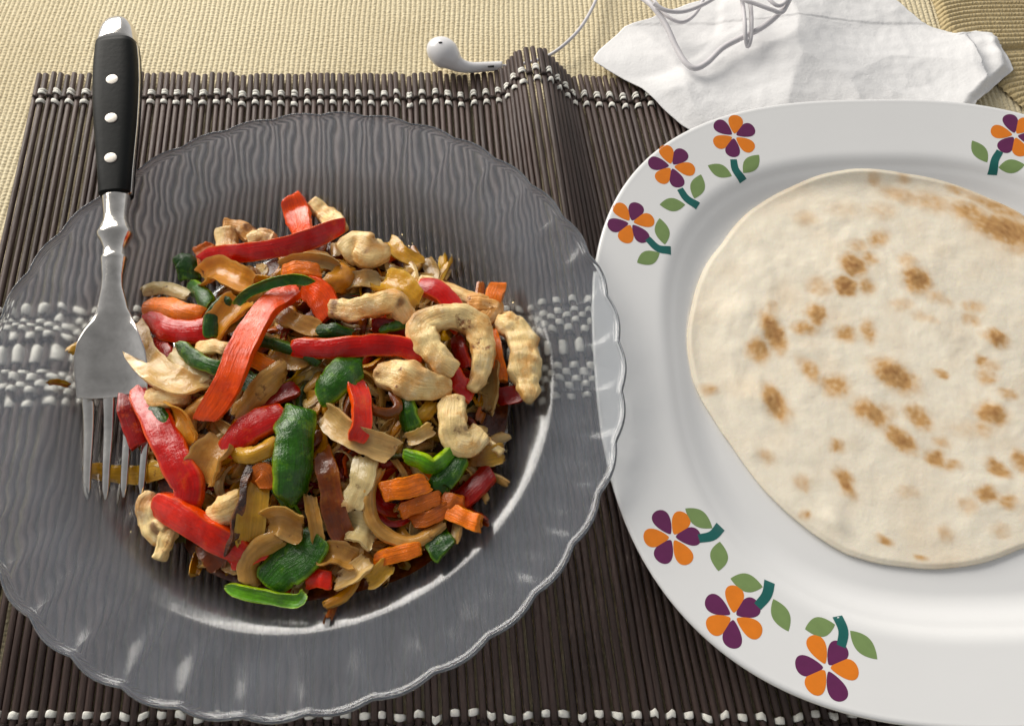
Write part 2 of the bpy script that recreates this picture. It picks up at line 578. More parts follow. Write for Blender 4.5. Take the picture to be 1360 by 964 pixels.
def weft(name, y, width, parity, mat, thick=0.0004, lift=0.00040):
    """one thread woven over every second stick"""
    t = (YF - y) / (2 * HALF)
    cen = [a.lerp(b, t) for a, b in sticks]
    sub = 8
    pts = []
    rn = random.Random(int(y * 1e5) + parity)
    jit = [rn.gauss(0, 0.00022) for _ in cen]
    for i in range(NST):
        p = cen[i]
        q = cen[min(i + 1, NST - 1)]
        for k in range(sub if i < NST - 1 else 1):
            u = k / sub
            c = p.lerp(q, u)
            ph = math.cos(math.pi * (i + u - parity))
            amp = (SR + lift) * (abs(ph) ** 0.26) * (1 if ph > 0 else -1)
            up = Vector((-(q.z - p.z), 0, max(1e-6, q.x - p.x))).normalized()
            v = c + up * (amp if ph > 0 else amp * 0.85)
            v.y += (jit[i] * (1 - u) + jit[min(i + 1, NST - 1)] * u)
            pts.append((v, up, 1 - 0.22 * (1 - max(0, ph))))
    V, m = [], 8
    for v, up, ws in pts:
        for j in range(m):
            a = 2 * math.pi * j / m
            ca, sa = math.cos(a), math.sin(a)
            V.append(v + Vector((0, 1, 0)) * (math.copysign(abs(ca) ** 0.7, ca) * width / 2 * ws) + up * (sa * thick))
    return build(name, V, ring_faces(len(pts), m), mat, parent=mat_root)


def edge_rows(y, sgn):
    weft('white_thread', y + sgn * 0.0042, 0.0017, 1, M['thread_white'])
    weft('white_thread', y + sgn * 0.0026, 0.0017, 1, M['thread_white'])
    weft('dark_thread', y + sgn * 0.0, 0.0016, 0, M['thread_dark'])
    weft('white_thread', y - sgn * 0.0030, 0.0026, 1, M['thread_white'], thick=0.0005)


ytop = P(500, 127, 0.004).y
edge_rows(ytop, 1)
edge_rows(2 * YC - ytop, -1)
YB = YC + 0.000
for s in (1, -1):
    weft('white_thread', YB + s * 0.0215, 0.0030, 1, M['thread_white'], thick=0.00042)
    weft('dark_thread', YB + s * 0.0190, 0.0012, 0, M['thread_dark'])
    for k in range(4):
        weft('white_thread', YB + s * (0.0166 - 0.0027 * k), 0.0026, (k + 1) % 2, M['thread_white'], thick=0.00042)
    weft('dark_thread', YB + s * 0.0058, 0.0014, 0, M['thread_dark'])
weft('white_ribbon', YB, 0.0068, 1, M['thread_white'], thick=0.0005)

# ------------------------------------------------------------------ glass plate
GC = Vector((-0.0806, 0.1192, 0))
GR = 0.1248
LOBES = 37
GF = 0.0107       # top of the floor of the well


def g_top(r):
    return GF + 0.0115 * sm(0.074, 0.099, r) + 0.0085 * min(1, max(0, (r - 0.086) / (GR - 0.086))) ** 1.1


def glass_plate():
    nphi = LOBES * 14
    rt = list(np.linspace(0, 0.070, 8)) + list(np.linspace(0.073, 0.102, 16)) + list(np.linspace(0.1045, GR - 0.0012, 12))
    rb = list(np.linspace(GR - 0.0012, 0.102, 14)) + list(np.linspace(0.0995, 0.075, 12))
    V, rings = [], []
    def lobe(phi):
        return abs(math.cos(LOBES * phi / 2 + 0.6 * math.sin(phi * 3) * 0.15))
    def ring(fn):
        s = len(V)
        for k in range(nphi):
            phi = 2 * math.pi * k / nphi
            r, z = fn(phi)
            V.append((GC.x + r * math.cos(phi), GC.y + r * math.sin(phi), z))
        rings.append(s)
    def er(r, phi):          # scalloped radius near the edge
        return r * (1 - 0.013 * (1 - lobe(phi)) * sm(0.108, GR, r))
    def ez(r, phi):
        return 0.00010 * (lobe(phi) - 0.6) * sm(0.108, GR, r) ** 1.5
    for r in rt[1:]:
        ring(lambda phi, r=r: (er(r, phi), g_top(r) + ez(r, phi) * 0.8))
    top_e = g_top(GR)
    for q in range(0, 11):
        an = math.pi / 2 - math.pi * q / 10
        ring(lambda phi, an=an: (er(GR - 0.0012 + 0.0011 * math.cos(an), phi), top_e - 0.0014 + 0.0014 * math.sin(an) + ez(GR, phi) * 0.8))
    def under(r, phi):
        th = 0.0036 - 0.0008 * sm(0.1, GR, r)
        a = sm(0.092, 0.112, r)
        # moulded petals: every lobe swells below, creased lines between, leaning veins inside
        u = LOBES * phi / 2
        c = abs(math.cos(u + 0.09 * math.sin(3 * phi)))
        swell = 0.00044 * (c ** 0.8 - 0.55) * a * (1 - 0.55 * sm(0.108, 0.121, r))
        vein = 0.00007 * math.cos(4 * u + 5.5 * math.sin((GR - r) * 95)) * a
        wob = 0.00013 * N3(math.cos(phi) * r * 90, math.sin(phi) * r * 90, 2.0) * sm(0.07, 0.1, r)
        return g_top(r) - th - swell - vein + wob
    for r in rb:
        ring(lambda phi, r=r: (er(r, phi), under(r, phi)))
    for r, z in ((0.0725, GF - 0.0040), (0.0705, GF - 0.0060), (0.0690, GF - 0.0066), (0.0665, GF - 0.0066), (0.0650, GF - 0.0056), (0.0630, GF - 0.0040), (0.055, GF - 0.0038), (0.03, GF - 0.0038)):
        ring(lambda phi, r=r, z=z: (r, z))
    F = []
    for a, b in zip(rings[:-1], rings[1:]):
        for k in range(nphi):
            k2 = (k + 1) % nphi
            F.append((a + k, b + k, b + k2, a + k2))
    ct = len(V); V.append((GC.x, GC.y, GF))
    cb = len(V); V.append((GC.x, GC.y, GF - 0.0038))
    for k in range(nphi):
        k2 = (k + 1) % nphi
        F.append((ct, rings[0] + k, rings[0] + k2))
        F.append((cb, rings[-1] + k2, rings[-1] + k))
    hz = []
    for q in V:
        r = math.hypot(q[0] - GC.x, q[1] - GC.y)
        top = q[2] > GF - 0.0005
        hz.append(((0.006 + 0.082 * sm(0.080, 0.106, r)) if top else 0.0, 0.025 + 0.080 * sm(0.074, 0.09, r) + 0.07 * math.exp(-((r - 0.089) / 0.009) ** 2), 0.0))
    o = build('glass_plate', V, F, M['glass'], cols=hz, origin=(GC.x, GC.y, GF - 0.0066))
    return o


gp = glass_plate()
tag(gp, 'clear glass plate with scalloped fluted rim holding the stir fry', 'plate')

# ------------------------------------------------------------------ white squircle plate
WC, WA, WB, WN, WROT = Vector((0.1676, 0.1257, 0)), 0.1352, 0.1331, 2.63, 0.021
WFLOOR, WRIM = 0.0082, 0.0222


def w_rho(x, y):
    c, s = math.cos(WROT), math.sin(WROT)
    u, v = (x - WC.x) * c + (y - WC.y) * s, -(x - WC.x) * s + (y - WC.y) * c
    return (abs(u / WA) ** WN + abs(v / WB) ** WN) ** (1 / WN)


def w_top(rho):
    z = WFLOOR + 0.0072 * sm(0.66, 0.80, rho) + (WRIM - WFLOOR - 0.0072) * (max(0, (rho - 0.70)) / 0.30) ** 1.15
    z -= 0.0007 * math.exp(-((rho - 0.755) / 0.012) ** 2) * 0.6
    return z


def w_z(x, y):
    return w_top(w_rho(x, y))


def white_plate():
    n = 260
    V, rings = [], []
    def ring(rho, z):
        s = len(V)
        for k in range(n):
            a = 2 * math.pi * k / n
            ca, sa = math.cos(a), math.sin(a)
            # superellipse blends to a rounder shape towards the middle
            e = WN if rho > 0.6 else 2.0 + (WN - 2.0) * rho / 0.6
            d = (abs(ca) ** e + abs(sa) ** e) ** (-1 / e)
            u, v = ca * d * WA * rho, sa * d * WB * rho
            c, si = math.cos(WROT), math.sin(WROT)
            V.append((WC.x + u * c - v * si, WC.y + u * si + v * c, z))
        rings.append(s)
    tops = [0.1, 0.25, 0.4, 0.5, 0.58] + list(np.linspace(0.62, 0.985, 40))
    for rho in tops: ring(rho, w_top(rho))
    e = w_top(1.0)
    for rho, dz in ((0.993, -0.0001), (0.998, -0.0006), (1.0, -0.0014), (0.998, -0.0024), (0.991, -0.0031)):
        ring(rho, e + dz)
    for rho in np.linspace(0.975, 0.66, 12): ring(rho, w_top(rho) - 0.0040)
    for rho, z in ((0.63, 0.0042), (0.61, 0.0040), (0.59, 0.0040), (0.57, 0.0052), (0.3, 0.0052)): ring(rho, z)
    F = []
    for a, b in zip(rings[:-1], rings[1:]):
        for k in range(n):
            k2 = (k + 1) % n
            F.append((a + k, b + k, b + k2, a + k2))
    ct = len(V); V.append((WC.x, WC.y, WFLOOR))
    cb = len(V); V.append((WC.x, WC.y, 0.0052))
    for k in range(n):
        k2 = (k + 1) % n
        F.append((ct, rings[0] + k, rings[0] + k2)); F.append((cb, rings[-1] + k2, rings[-1] + k))
    root = empty('porcelain_plate', (WC.x, WC.y, 0.0040))
    build('dish', V, F, M['porcelain'], parent=root)
    return root


wp = white_plate()
tag(wp, 'white rounded square porcelain plate printed with orange and purple flowers', 'plate')


def on_rim(px, py):
    z = 0.02
    for _ in range(8):
        p = P(px, py, z)
        z = w_z(p.x, p.y)
    return P(px, py, z)


def decal(name, poly, mat, parent, lift=0.00009):
    """flat print that follows the glaze; poly is a closed outline in table coordinates (x, y)"""
    cx = sum(p[0] for p in poly) / len(poly); cy = sum(p[1] for p in poly) / len(poly)
    V, n, K = [], len(poly), 4
    for k in range(K + 1):
        s = 1 - k / K * 0.999
        for (x, y) in poly:
            X, Y = cx + (x - cx) * s, cy + (y - cy) * s
            V.append((X, Y, w_z(X, Y) + (lift if k else lift * 0.7)))
    F = [(k * n + j, k * n + (j + 1) % n, (k + 1) * n + (j + 1) % n, (k + 1) * n + j) for k in range(K) for j in range(n)]
    F.append(tuple(K * n + j for j in range(n)))
    return build(name, V, F, mat, parent=parent)


def petal_poly(c, ang, r0, r1, wd):
    out = []
    L = r1 - r0
    for k in range(22):
        t = k / 21
        # tear drop: pointed towards the middle, round outside
        th = math.pi * t
        out.append((r0 + L * (1 - math.cos(th)) / 2, wd * math.sin(th) * (0.30 + 0.70 * ((1 - math.cos(th)) / 2) ** 0.8) * 1.12))
    pts = out + [(a, -b) for a, b in reversed(out[1:-1])]
    ca, sa = math.cos(ang), math.sin(ang)
    return [(c.x + a * ca - b * sa, c.y + a * sa + b * ca) for a, b in pts]


def leaf_poly(a, b, wd):
    d = b - a
    nrm = Vector((-d.y, d.x, 0)).normalized()
    up = [a + d * (k / 14) + nrm * wd * math.sin(math.pi * k / 14) ** 0.9 for k in range(15)]
    dn = [a + d * (k / 14) - nrm * wd * math.sin(math.pi * k / 14) ** 0.9 for k in range(13, 0, -1)]
    return [(p.x, p.y) for p in up + dn]


FLOWERS = [
    ((838, 296), 9, [(860, 317), (874, 330), (891, 333)], [((883, 325), (876, 290)), ((876, 336), (846, 349))]),
    ((892, 221), 110, [(903, 251), (912, 264), (927, 274)], [((922, 264), (931, 232)), ((910, 272), (876, 272))]),
    ((975, 181), 84, [(974, 212), (977, 226), (987, 241)], [((987, 230), (1008, 206)), ((972, 234), (940, 220))]),
    ((1348, 180), 48, [(1328, 201), (1321, 214), (1318, 232)], [((1311, 216), (1291, 187)), ((1326, 223), (1361, 219))]),
    ((893, 713), 62, [(928, 715), (946, 711), (957, 699)], [((946, 701), (910, 675)), ((956, 719), (954, 758))]),
    ((974, 818), 87, [(1006, 805), (1018, 790), (1022, 772)], [((1013, 779), (970, 768)), ((1027, 795), (1047, 838))]),
    ((1098, 886), 115, [(1117, 858), (1120, 838), (1112, 818)], [((1109, 829), (1069, 835)), ((1129, 837), (1165, 875))]),
]
for (fc, a0, stem, leaves) in FLOWERS:
    c = on_rim(*fc)
    sp = spline([tuple(on_rim(*q)) for q in stem], 12)
    hw = 0.0018
    L_, R_ = [], []
    for i, p in enumerate(sp):
        t = sp[min(i + 1, 11)] - sp[max(i - 1, 0)]
        nn = np.array([-t[1], t[0]]); nn /= np.linalg.norm(nn)
        k = hw * (0.85 + 0.25 * i / 11)
        L_.append((p[0] + nn[0] * k, p[1] + nn[1] * k)); R_.append((p[0] - nn[0] * k, p[1] - nn[1] * k))
    # the stem strip itself carries the flower's petals and leaves
    V, F = [], []
    for i in range(12):
        for q in (L_[i], R_[i]): V.append((q[0], q[1], w_z(*q) + 0.00009))
    F = [(2 * i, 2 * i + 1, 2 * i + 3, 2 * i + 2) for i in range(11)]
    fl = build('flower_stem_print', V, F, M['stem_print'], parent=wp)
    for k in range(6):
        # turn the picture angle into a direction on the rim
        an = R(a0 + 60 * k)
        tip = on_rim(fc[0] + 20 * math.cos(an), fc[1] - 20 * math.sin(an))
        ang = math.atan2(tip.y - c.y, tip.x - c.x)
        decal('petal', petal_poly(c, ang, 0.0013, 0.0108, 0.0040), M['orange_print' if k % 2 == 0 else 'purple_print'], fl)
    for (a, b) in leaves:
        decal('leaf', leaf_poly(on_rim(*a), on_rim(*b), 0.0033), M['leaf_print'], fl)

# ------------------------------------------------------------------ tortilla
def tortilla_mat():
    m, nt, bs, nd, lk = new_mat('tortilla_crust')
    at = nd.new('ShaderNodeAttribute'); at.attribute_name = 'Col'
    n = noise_node(nt, 110, 6, 0.65)
    rp = ramp(nt, n.outputs[0], [(0.3, 0.93), (0.7, 1.04)])
    mx = nd.new('ShaderNodeMix'); mx.data_type, mx.blend_type = 'RGBA', 'MULTIPLY'; mx.inputs[0].default_value = 1
    lk.new(at.outputs[0], mx.inputs[6]); lk.new(rp.outputs[0], mx.inputs[7]); lk.new(mx.outputs[2], bs.inputs['Base Color'])
    bs.inputs['Roughness'].default_value = 0.62
    bs.inputs['Specular IOR Level'].default_value = 0.35
    bs.inputs['Subsurface Weight'].default_value = 0.12
    bs.inputs['Subsurface Radius'].default_value = (0.003, 0.002, 0.001)
    n2 = noise_node(nt, 420, 6, 0.65)
    bump(nt, n2.outputs[0], bs, 0.5, 0.0004)
    return m


TC = Vector((0.1642, 0.1351, 0.0))
OUT = [(915, 470), (920, 400), (935, 355), (960, 320), (1000, 275), (1060, 243), (1130, 228), (1200, 232), (1290, 250), (1360, 280),
       (921, 500), (930, 520), (950, 553), (975, 590), (1030, 660), (1080, 705), (1130, 735), (1170, 747), (1210, 752), (1290, 750), (1360, 727)]
polar = []
for q in OUT:
    p = P(q[0], q[1], 0.012)
    polar.append((math.atan2(p.y - TC.y, p.x - TC.x), math.hypot(p.x - TC.x, p.y - TC.y)))
polar += [(0.0, 0.0895), (0.35, 0.0905), (-0.35, 0.0885)]
polar.sort()
PA = np.array([a for a, _ in polar]); PR = np.array([r for _, r in polar])
PA = np.concatenate([PA - 2 * math.pi, PA, PA + 2 * math.pi]); PR = np.concatenate([PR, PR, PR])
S4 = lambda x, y, rx, ry, rot, s: (880 + x / 2.833, 220 + y / 2.833, rx / 2.833, ry / 2.833, rot, s)
S5 = lambda x, y, rx, ry, rot, s: (880 + x / 2.833, 480 + y / 2.833, rx / 2.833, ry / 2.833, rot, s)
SPOTS = [S4(*q) for q in [
    (720, 370, 40, 36, 0, .9), (692, 450, 32, 28, 0, 1), (772, 445, 26, 26, 0, .6), (815, 270, 38, 22, 40, .55), (740, 300, 30, 20, 0, .4), (780, 345, 22, 26, 0, .5),
    (962, 425, 50, 40, -50, .85), (925, 355, 30, 24, 0, .4), (585, 555, 30, 36, 0, .8), (540, 608, 38, 22, 0, .6), (590, 450, 40, 32, 0, .38), (418, 620, 30, 66, 15, .95),
    (365, 690, 34, 38, 0, .7), (415, 530, 20, 24, 0, .35), (692, 625, 34, 28, 0, .6), (782, 620, 24, 40, 0, .6), (905, 515, 38, 16, 0, .3), (1040, 490, 46, 18, -25, .35), (990, 565, 42, 16, -20, .28),
    (540, 195, 34, 24, 0, .3), (1180, 525, 32, 18, 0, .42), (1165, 572, 26, 22, 0, .42), (1262, 645, 36, 26, -20, .85), (1210, 727, 16, 16, 0, .55), (1240, 748, 30, 18, 0, .4),
    (795, 55, 18, 14, 0, .4), (905, 50, 20, 12, 0, .45), (900, 105, 70, 26, -20, .4), (1020, 130, 80, 36, -15, .4), (1160, 170, 70, 36, -25, .6), (1300, 235, 130, 52, -20, .85), (1240, 205, 70, 34, -20, .6),
    (1110, 85, 30, 12, -10, .5), (1270, 150, 130, 22, -28, .55), (690, 160, 60, 30, 0, .18), (1340, 300, 60, 30, 0, .4), (830, 165, 50, 30, 0, .25)]]
SPOTS += [S5(*q) for q in [
    (562, 30, 26, 46, 30, .6), (655, 85, 46, 36, 0, .65), (880, 48, 76, 40, -40, .85), (425, 150, 30, 64, 20, .8), (450, 185, 34, 20, 0, .5), (790, 190, 62, 32, -35, .75), (850, 180, 34, 24, 0, .3),
    (972, 205, 52, 32, -50, .65), (902, 288, 56, 26, -45, .85), (665, 315, 22, 18, 0, .6), (695, 452, 22, 44, 15, .85), (530, 452, 24, 22, 0, .4), (540, 575, 12, 8, -45, .7), (845, 672, 20, 8, -20, .7),
    (978, 734, 18, 8, -20, .6), (1245, 192, 46, 32, -10, .85), (1215, 250, 28, 26, 0, .4), (1310, 118, 28, 14, 0, .5), (1228, 55, 34, 22, -20, .5), (1055, 38, 16, 12, 0, .6), (1060, 300, 26, 18, 0, .4),
    (1035, 360, 32, 22, 0, .75), (1100, 385, 28, 16, 0, .5), (1270, 397, 38, 18, -35, .75), (1352, 370, 22, 34, 0, .7), (1227, 497, 34, 22, 0, .75), (1305, 520, 30, 16, -10, .6), (1155, 535, 32, 24, 0, .32),
    (1070, 645, 24, 28, 0, .35), (935, 490, 38, 18, 0, .28), (1280, 635, 24, 16, 0, .3), (392, 352, 22, 22, 0, .38), (185, 98, 24, 14, 0, .5), (1180, 250, 90, 30, 0, .2)]]
SP = []
for (x, y, rx, ry, rot, s) in SPOTS:
    p = P(x, y, 0.012)
    k = px_size(p)
    SP.append((p.x, p.y, (max(rx, 2.2) + 2.5) * k * 1.08, (max(ry, 2.2) + 2.5) * k * 1.12, R(rot), s))
BL = []
for (x, y, r, h) in [(985, 415, 30, 1.5), (1010, 440, 26, 1.0), (1010, 525, 28, 1.5), (1215, 360, 34, 1.2), (1180, 490, 30, 1.1), (1000, 600, 15, 1.0), (1108, 690, 26, 1.6), (1210, 650, 30, .9),
                     (1120, 350, 36, .8), (1075, 425, 26, .8), (1160, 545, 30, .9), (1200, 575, 26, .8), (1325, 545, 30, .9), (1320, 450, 26, .9), (945, 515, 16, .7), (1260, 420, 40, .6), (1300, 310, 50, .7), (1100, 290, 60, .5), (1250, 700, 30, .7)]:
    p = P(x, y, 0.012)
    BL.append((p.x, p.y, r * px_size(p), h * 0.001))


def tortilla():
    rings, n = 120, 300
    V, Cc = [], []
    cream = np.array((0.94, 0.855, 0.695)); tan = np.array((0.68, 0.40, 0.155)); brown = np.array((0.30, 0.115, 0.03))
    for i in range(rings + 1):
        s = (i / rings) ** 0.72
        for k in range(n):
            a = -math.pi + 2 * math.pi * k / n
            r = float(np.interp(a, PA, PR)) * s * (1 + 0.004 * N3(math.cos(a) * 6, math.sin(a) * 6, 0) * (s > .5))
            x, y = TC.x + r * math.cos(a), TC.y + r * math.sin(a)
            h = 0.0
            for (bx, by, br, bh) in BL:
                d2 = ((x - bx) ** 2 + (y - by) ** 2) / (br * br)
                if d2 < 4: h += 1.3 * bh * math.exp(-d2 * 1.6)
            h += 0.0008 * N3(x * 60, y * 60, 1) + 0.0005 * N3(x * 160, y * 160, 2) + 0.00016 * N3(x * 380, y * 380, 3)
            h += 0.0012 * N3(x * 22, y * 22, 5)
            z = WFLOOR + 0.0018 + h * (0.35 + 0.65 * (1 - sm(0.9, 1, s))) - 0.0007 * sm(0.975, 1.0, s)
            zw = w_z(x, y) + 0.0012 * (1 - sm(.98, 1, s)) + 0.0003
            z = zw + 0.0009 * math.log(1 + math.exp(min(40, (z - zw) / 0.0009)))
            V.append((x, y, z))
            b = 0.0
            wx = x + 0.0014 * N3(x * 200, y * 200, 7) + 0.0005 * N3(x * 600, y * 600, 17); wy = y + 0.0014 * N3(x * 200, y * 200, 9) + 0.0005 * N3(x * 600, y * 600, 19)
            for (sx, sy, rx, ry, rt, st) in SP:
                dx, dy = wx - sx, wy - sy
                if abs(dx) > 0.03 or abs(dy) > 0.03: continue
                u = dx * math.cos(rt) + dy * math.sin(rt); v = -dx * math.sin(rt) + dy * math.cos(rt)
                q = (u / rx) ** 2 + (v / ry) ** 2
                if q < 4: b = max(b, 1.12 * st * math.exp(-q ** 1.5) * (0.85 + 0.4 * N3(x * 500, y * 500, 4)))
            pale = 0.10 * max(0, N3(x * 90, y * 90, 11)) + 0.12 * max(0, N3(x * 35, y * 35, 12))
            b = min(1, max(b, pale))
            c = cream * (1 - min(1, b * 1.7)) + tan * min(1, b * 1.7)
            if b > 0.5: c = c * (1 - (b - 0.5) * 1.5) + brown * (b - 0.5) * 1.5
            Cc.append(c)
    top = (rings + 1) * n
    for k in range(n):
        x, y, z = V[rings * n + k]
        V.append((TC.x + (x - TC.x) * 0.999, TC.y + (y - TC.y) * 0.999, z - 0.0008)); Cc.append(cream)
    for i in (rings * 9 // 10, rings * 3 // 4, rings // 2, rings // 4):
        for k in range(n):
            x, y, z = V[i * n + k]
            V.append((x, y, z - 0.0012)); Cc.append(cream)
    F = []
    for i in range(rings + 5):
        for k in range(n):
            k2 = (k + 1) % n
            F.append((i * n + k, (i + 1) * n + k, (i + 1) * n + k2, i * n + k2))
    F.append(tuple((rings + 5) * n + k for k in reversed(range(n))))
    return build('tortilla', V, F, tortilla_mat(), cols=Cc, origin=(TC.x, TC.y, WFLOOR))


tag(tortilla(), 'round pale flour tortilla with browned blisters lying on the white plate', 'tortilla')

# ------------------------------------------------------------------ crumpled napkin
def napkin():
    c = P(1150, 108, 0.004)
    out = [(787, 78), (797, 62), (815, 42), (832, 25), (865, 15), (900, 2), (960, -14), (1060, -24), (1150, -22), (1195, -8), (1212, 6), (1230, 21), (1246, 28), (1266, 35), (1280, 36),
           (1290, 41), (1300, 34), (1312, 31), (1328, 34), (1337, 44), (1335, 56), (1343, 72), (1350, 88), (1338, 98), (1326, 108), (1312, 121), (1296, 136), (1270, 170), (1200, 205), (1080, 215), (980, 200),
           (930, 180), (906, 167), (888, 152), (872, 136), (852, 117), (822, 100), (805, 90)]
    pl = []
    for q in out:
        p = P(q[0], q[1], 0.006)
        pl.append((math.atan2(p.y - c.y, p.x - c.x), math.hypot(p.x - c.x, p.y - c.y)))
    pl.sort()
    A = np.array([a for a, _ in pl]); D = np.array([d for _, d in pl])
    A = np.concatenate([A - 2 * math.pi, A, A + 2 * math.pi]); D = np.concatenate([D, D, D])
    rnd = random.Random(5)
    folds = [(rnd.uniform(0, math.pi), rnd.uniform(12, 70), rnd.uniform(0, 9), rnd.uniform(0.5, 1.0)) for _ in range(11)]
    xs_ = [P(q[0], q[1], 0.006) for q in out]
    bx0, bx1, by0, by1 = min(p.x for p in xs_), max(p.x for p in xs_), min(p.y for p in xs_), max(p.y for p in xs_)
    def cells(k, g, kk):
        return [(rnd.uniform(bx0, bx1), rnd.uniform(by0, by1), rnd.uniform(0, 1), rnd.gauss(0, g), rnd.gauss(0, g), kk * rnd.uniform(.6, 1.5)) for _ in range(k)]
    big, small = cells(14, 0.13, 1.6), cells(110, 0.30, 6.0)
    def facets(x, y, cs, amp):
        # paper facets that meet in straight ridges
        return min(c * amp + gx * (x - px_) + gy * (y - py_) + k * ((x - px_) ** 2 + (y - py_) ** 2) for px_, py_, c, gx, gy, k in cs)
    def crumple(x, y):
        wx, wy = x + 0.003 * N3(x * 30, y * 30, 5), y + 0.003 * N3(x * 30, y * 30, 8)
        h = 0.6 * (0.0062 + facets(wx, wy, big, 0.004) + 0.8 * (0.0035 + facets(wx, wy, small, 0.002))) + 0.0030
        return max(0.0, h) + 0.00025 * N3(x * 200, y * 200, 6)
    rings, n = 110, 420
    top, rim = [], []
    ex = P(1330, 80, 0)
    for i in range(rings + 1):
        s = (i / rings) ** 0.7
        for k in range(n):
            a = -math.pi + 2 * math.pi * k / n
            r = float(np.interp(a, A, D)) * (1 + 0.006 * N3(math.cos(a) * 14, math.sin(a) * 14, 2)) * s
            x, y = c.x + r * math.cos(a), c.y + r * math.sin(a)
            base = 0.0012
            if y < YF + 0.035 and x < 0.235: base = 0.0044 * sm(YF + 0.035, YF + 0.002, y) + 0.0008
            lim = 1.0
            rho = w_rho(x, y)
            lim = 0.25 + 0.75 * sm(0.98, 1.14, rho)
            up = 0.006 * math.exp(-((x - ex.x) ** 2 + (y - ex.y) ** 2) / 0.0135 ** 2)
            h = crumple(x, y)
            z = base + (0.0006 + h * 1.15 + up * (0.6 + 0.6 * N3(x * 120, y * 120, 1))) * lim * (0.35 + 0.65 * (1 - sm(0.88, 1, s)))
            if rho < 1.0: z = min(z, max(0.0050, w_top(rho) - 0.0058))
            top.append((x, y, z))
    V = top + [(x, y, z - 0.0005) for x, y, z in top]
    o_ = len(top)
    F = []
    for i in range(rings):
        for k in range(n):
            k2 = (k + 1) % n
            q = (i * n + k, (i + 1) * n + k, (i + 1) * n + k2, i * n + k2)
            F.append(q); F.append(tuple(o_ + j for j in reversed(q)))
    for k in range(n):
        k2 = (k + 1) % n
        F.append((rings * n + k, o_ + rings * n + k, o_ + rings * n + k2, rings * n + k2))
    return build('paper_napkin', V, F, M['napkin'], origin=(c.x, c.y, 0.001)), crumple


nap, _ = napkin()
tag(nap, 'crumpled white paper napkin tucked under the edge of the flowered plate', 'napkin')

# ------------------------------------------------------------------ earphones
er = empty('earphones', P(590, 80, 0))
tag(er, 'white wired earphones with one earbud by the mat and tangled cable over the napkin', 'earphones')
bp = [(572, 60, .0100, 1.0), (575, 62, .0104, 4.6), (580, 65, .0106, 6.9), (587, 69, .0104, 7.9), (594, 74, .0098, 7.7), (600, 79, .0088, 6.2), (606, 84, .0074, 4.6),
      (614, 88, .0062, 3.5), (626, 90, .0052, 2.9), (645, 89, .0046, 2.6), (664, 88, .0044, 2.45), (667, 88, .0044, 2.2), (668, 88, .0044, 0.6)]
path = spline([tuple(P(x, y, z)) + (r * 0.00092,) for x, y, z, r in bp], 60)
v, f = tube(path, [max(0.0003, p[3]) for p in path], 24)
bud = build('earbud', v, f, M['bud'], parent=er)
gpos = P(585, 57, 0.0172)
v, f = tube([gpos + Vector((0, 0, -0.0006)), gpos, gpos + Vector((0, 0.0002, 0.0004))], [0.0012, 0.0012, 0.0010], 12)
v = [Vector((gpos.x + (q.x - gpos.x) * 0.9, gpos.y + (q.y - gpos.y) * 0.8, q.z)) for q in v]
build('speaker_port', v, f, M['dark'], parent=bud)
sl = P(652, 89, 0.0068)
v, f = tube([sl + Vector((-0.0016, 0.0003, -0.0001)), sl + Vector((0.0016, 0.0003, -0.0001))], 0.0005, 8)
build('slot', v, f, M['dark'], parent=bud)


def cable(name, pts, rad):
    sp = spline([tuple(P(*q)) for q in pts], 14 * len(pts))
    vv, ff = tube(sp, rad, 10)
    return build(name, vv, ff, M['cable'], parent=er)


cable('cable', [(666, 88, .0044), (680, 88, .003), (700, 84, .0022), (725, 76, .0028), (748, 61, .006), (772, 36, .007), (790, 4, .005), (800, -25, .003)], 0.00088)
cable('cable', [(820, -28, .012), (845, -8, .013), (866, 8, .016), (884, 33, .015), (898, 63, .013), (911, 84, .0125), (924, 91, .0125), (940, 83, .013), (960, 64, .014), (986, 50, .015), (1012, 37, .017), (1034, 19, .019), (1050, -4, .02), (1060, -30, .018)], 0.00142)
cable('cable', [(858, -14, .010), (873, 7, .0125), (886, 22, .0135), (904, 30, .0135), (918, 24, .014), (930, 9, .015), (935, -8, .016), (930, -30, .016)], 0.00095)
cable('cable', [(868, 5, .0195), (884, 14, .0185), (905, 16, .018), (928, 9, .019), (950, -3, .02), (980, -25, .02)], 0.00105)
cable('cable', [(981, -20, .018), (986, 4, .020), (989, 28, .021), (990, 48, .0185), (993, 62, .014), (997, 52, .0175), (998, 28, .019), (996, 4, .018), (990, -20, .016)], 0.00105)
cable('cable', [(960, -25, .022), (985, -2, .0235), (1005, 6, .0235), (1024, 13, .023), (1038, 17, .022), (1046, 6, .022), (1054, -12, .022), (1058, -30, .022)], 0.00105)
cable('cable', [(1010, -20, .024), (1022, 0, .0245), (1034, 8, .024), (1044, 1, .024), (1040, -14, .024), (1030, -30, .024)], 0.00095)

# ------------------------------------------------------------------ fork
FT, FE = P(150, 662, 0.0178), P(157, 26, 0.0465)
FA = (FE - FT).normalized()
FS = FA.cross(Vector((0, 0, 1))).normalized()      # to the right, looking along the handle
FN = FS.cross(FA).normalized()


def f_at(py):
    lo, hi = -0.02, 0.26
    for _ in range(40):
        m_ = (lo + hi) / 2
        p = FT + FA * m_
        d = depth(p)
        y = PH / 2 - FPX * (p.y * ST + (p.z - CAMZ) * CT) / d
        if y > py: lo = m_
        else: hi = m_
    return lo


def fp(a, s, n):
    return FT + FA * a + FS * s + FN * n


def f_bow(a):
    return -0.0030 * math.exp(-((a - 0.034) / 0.020) ** 2) + 0.0026 * math.exp(-((a - 0.080) / 0.018) ** 2)


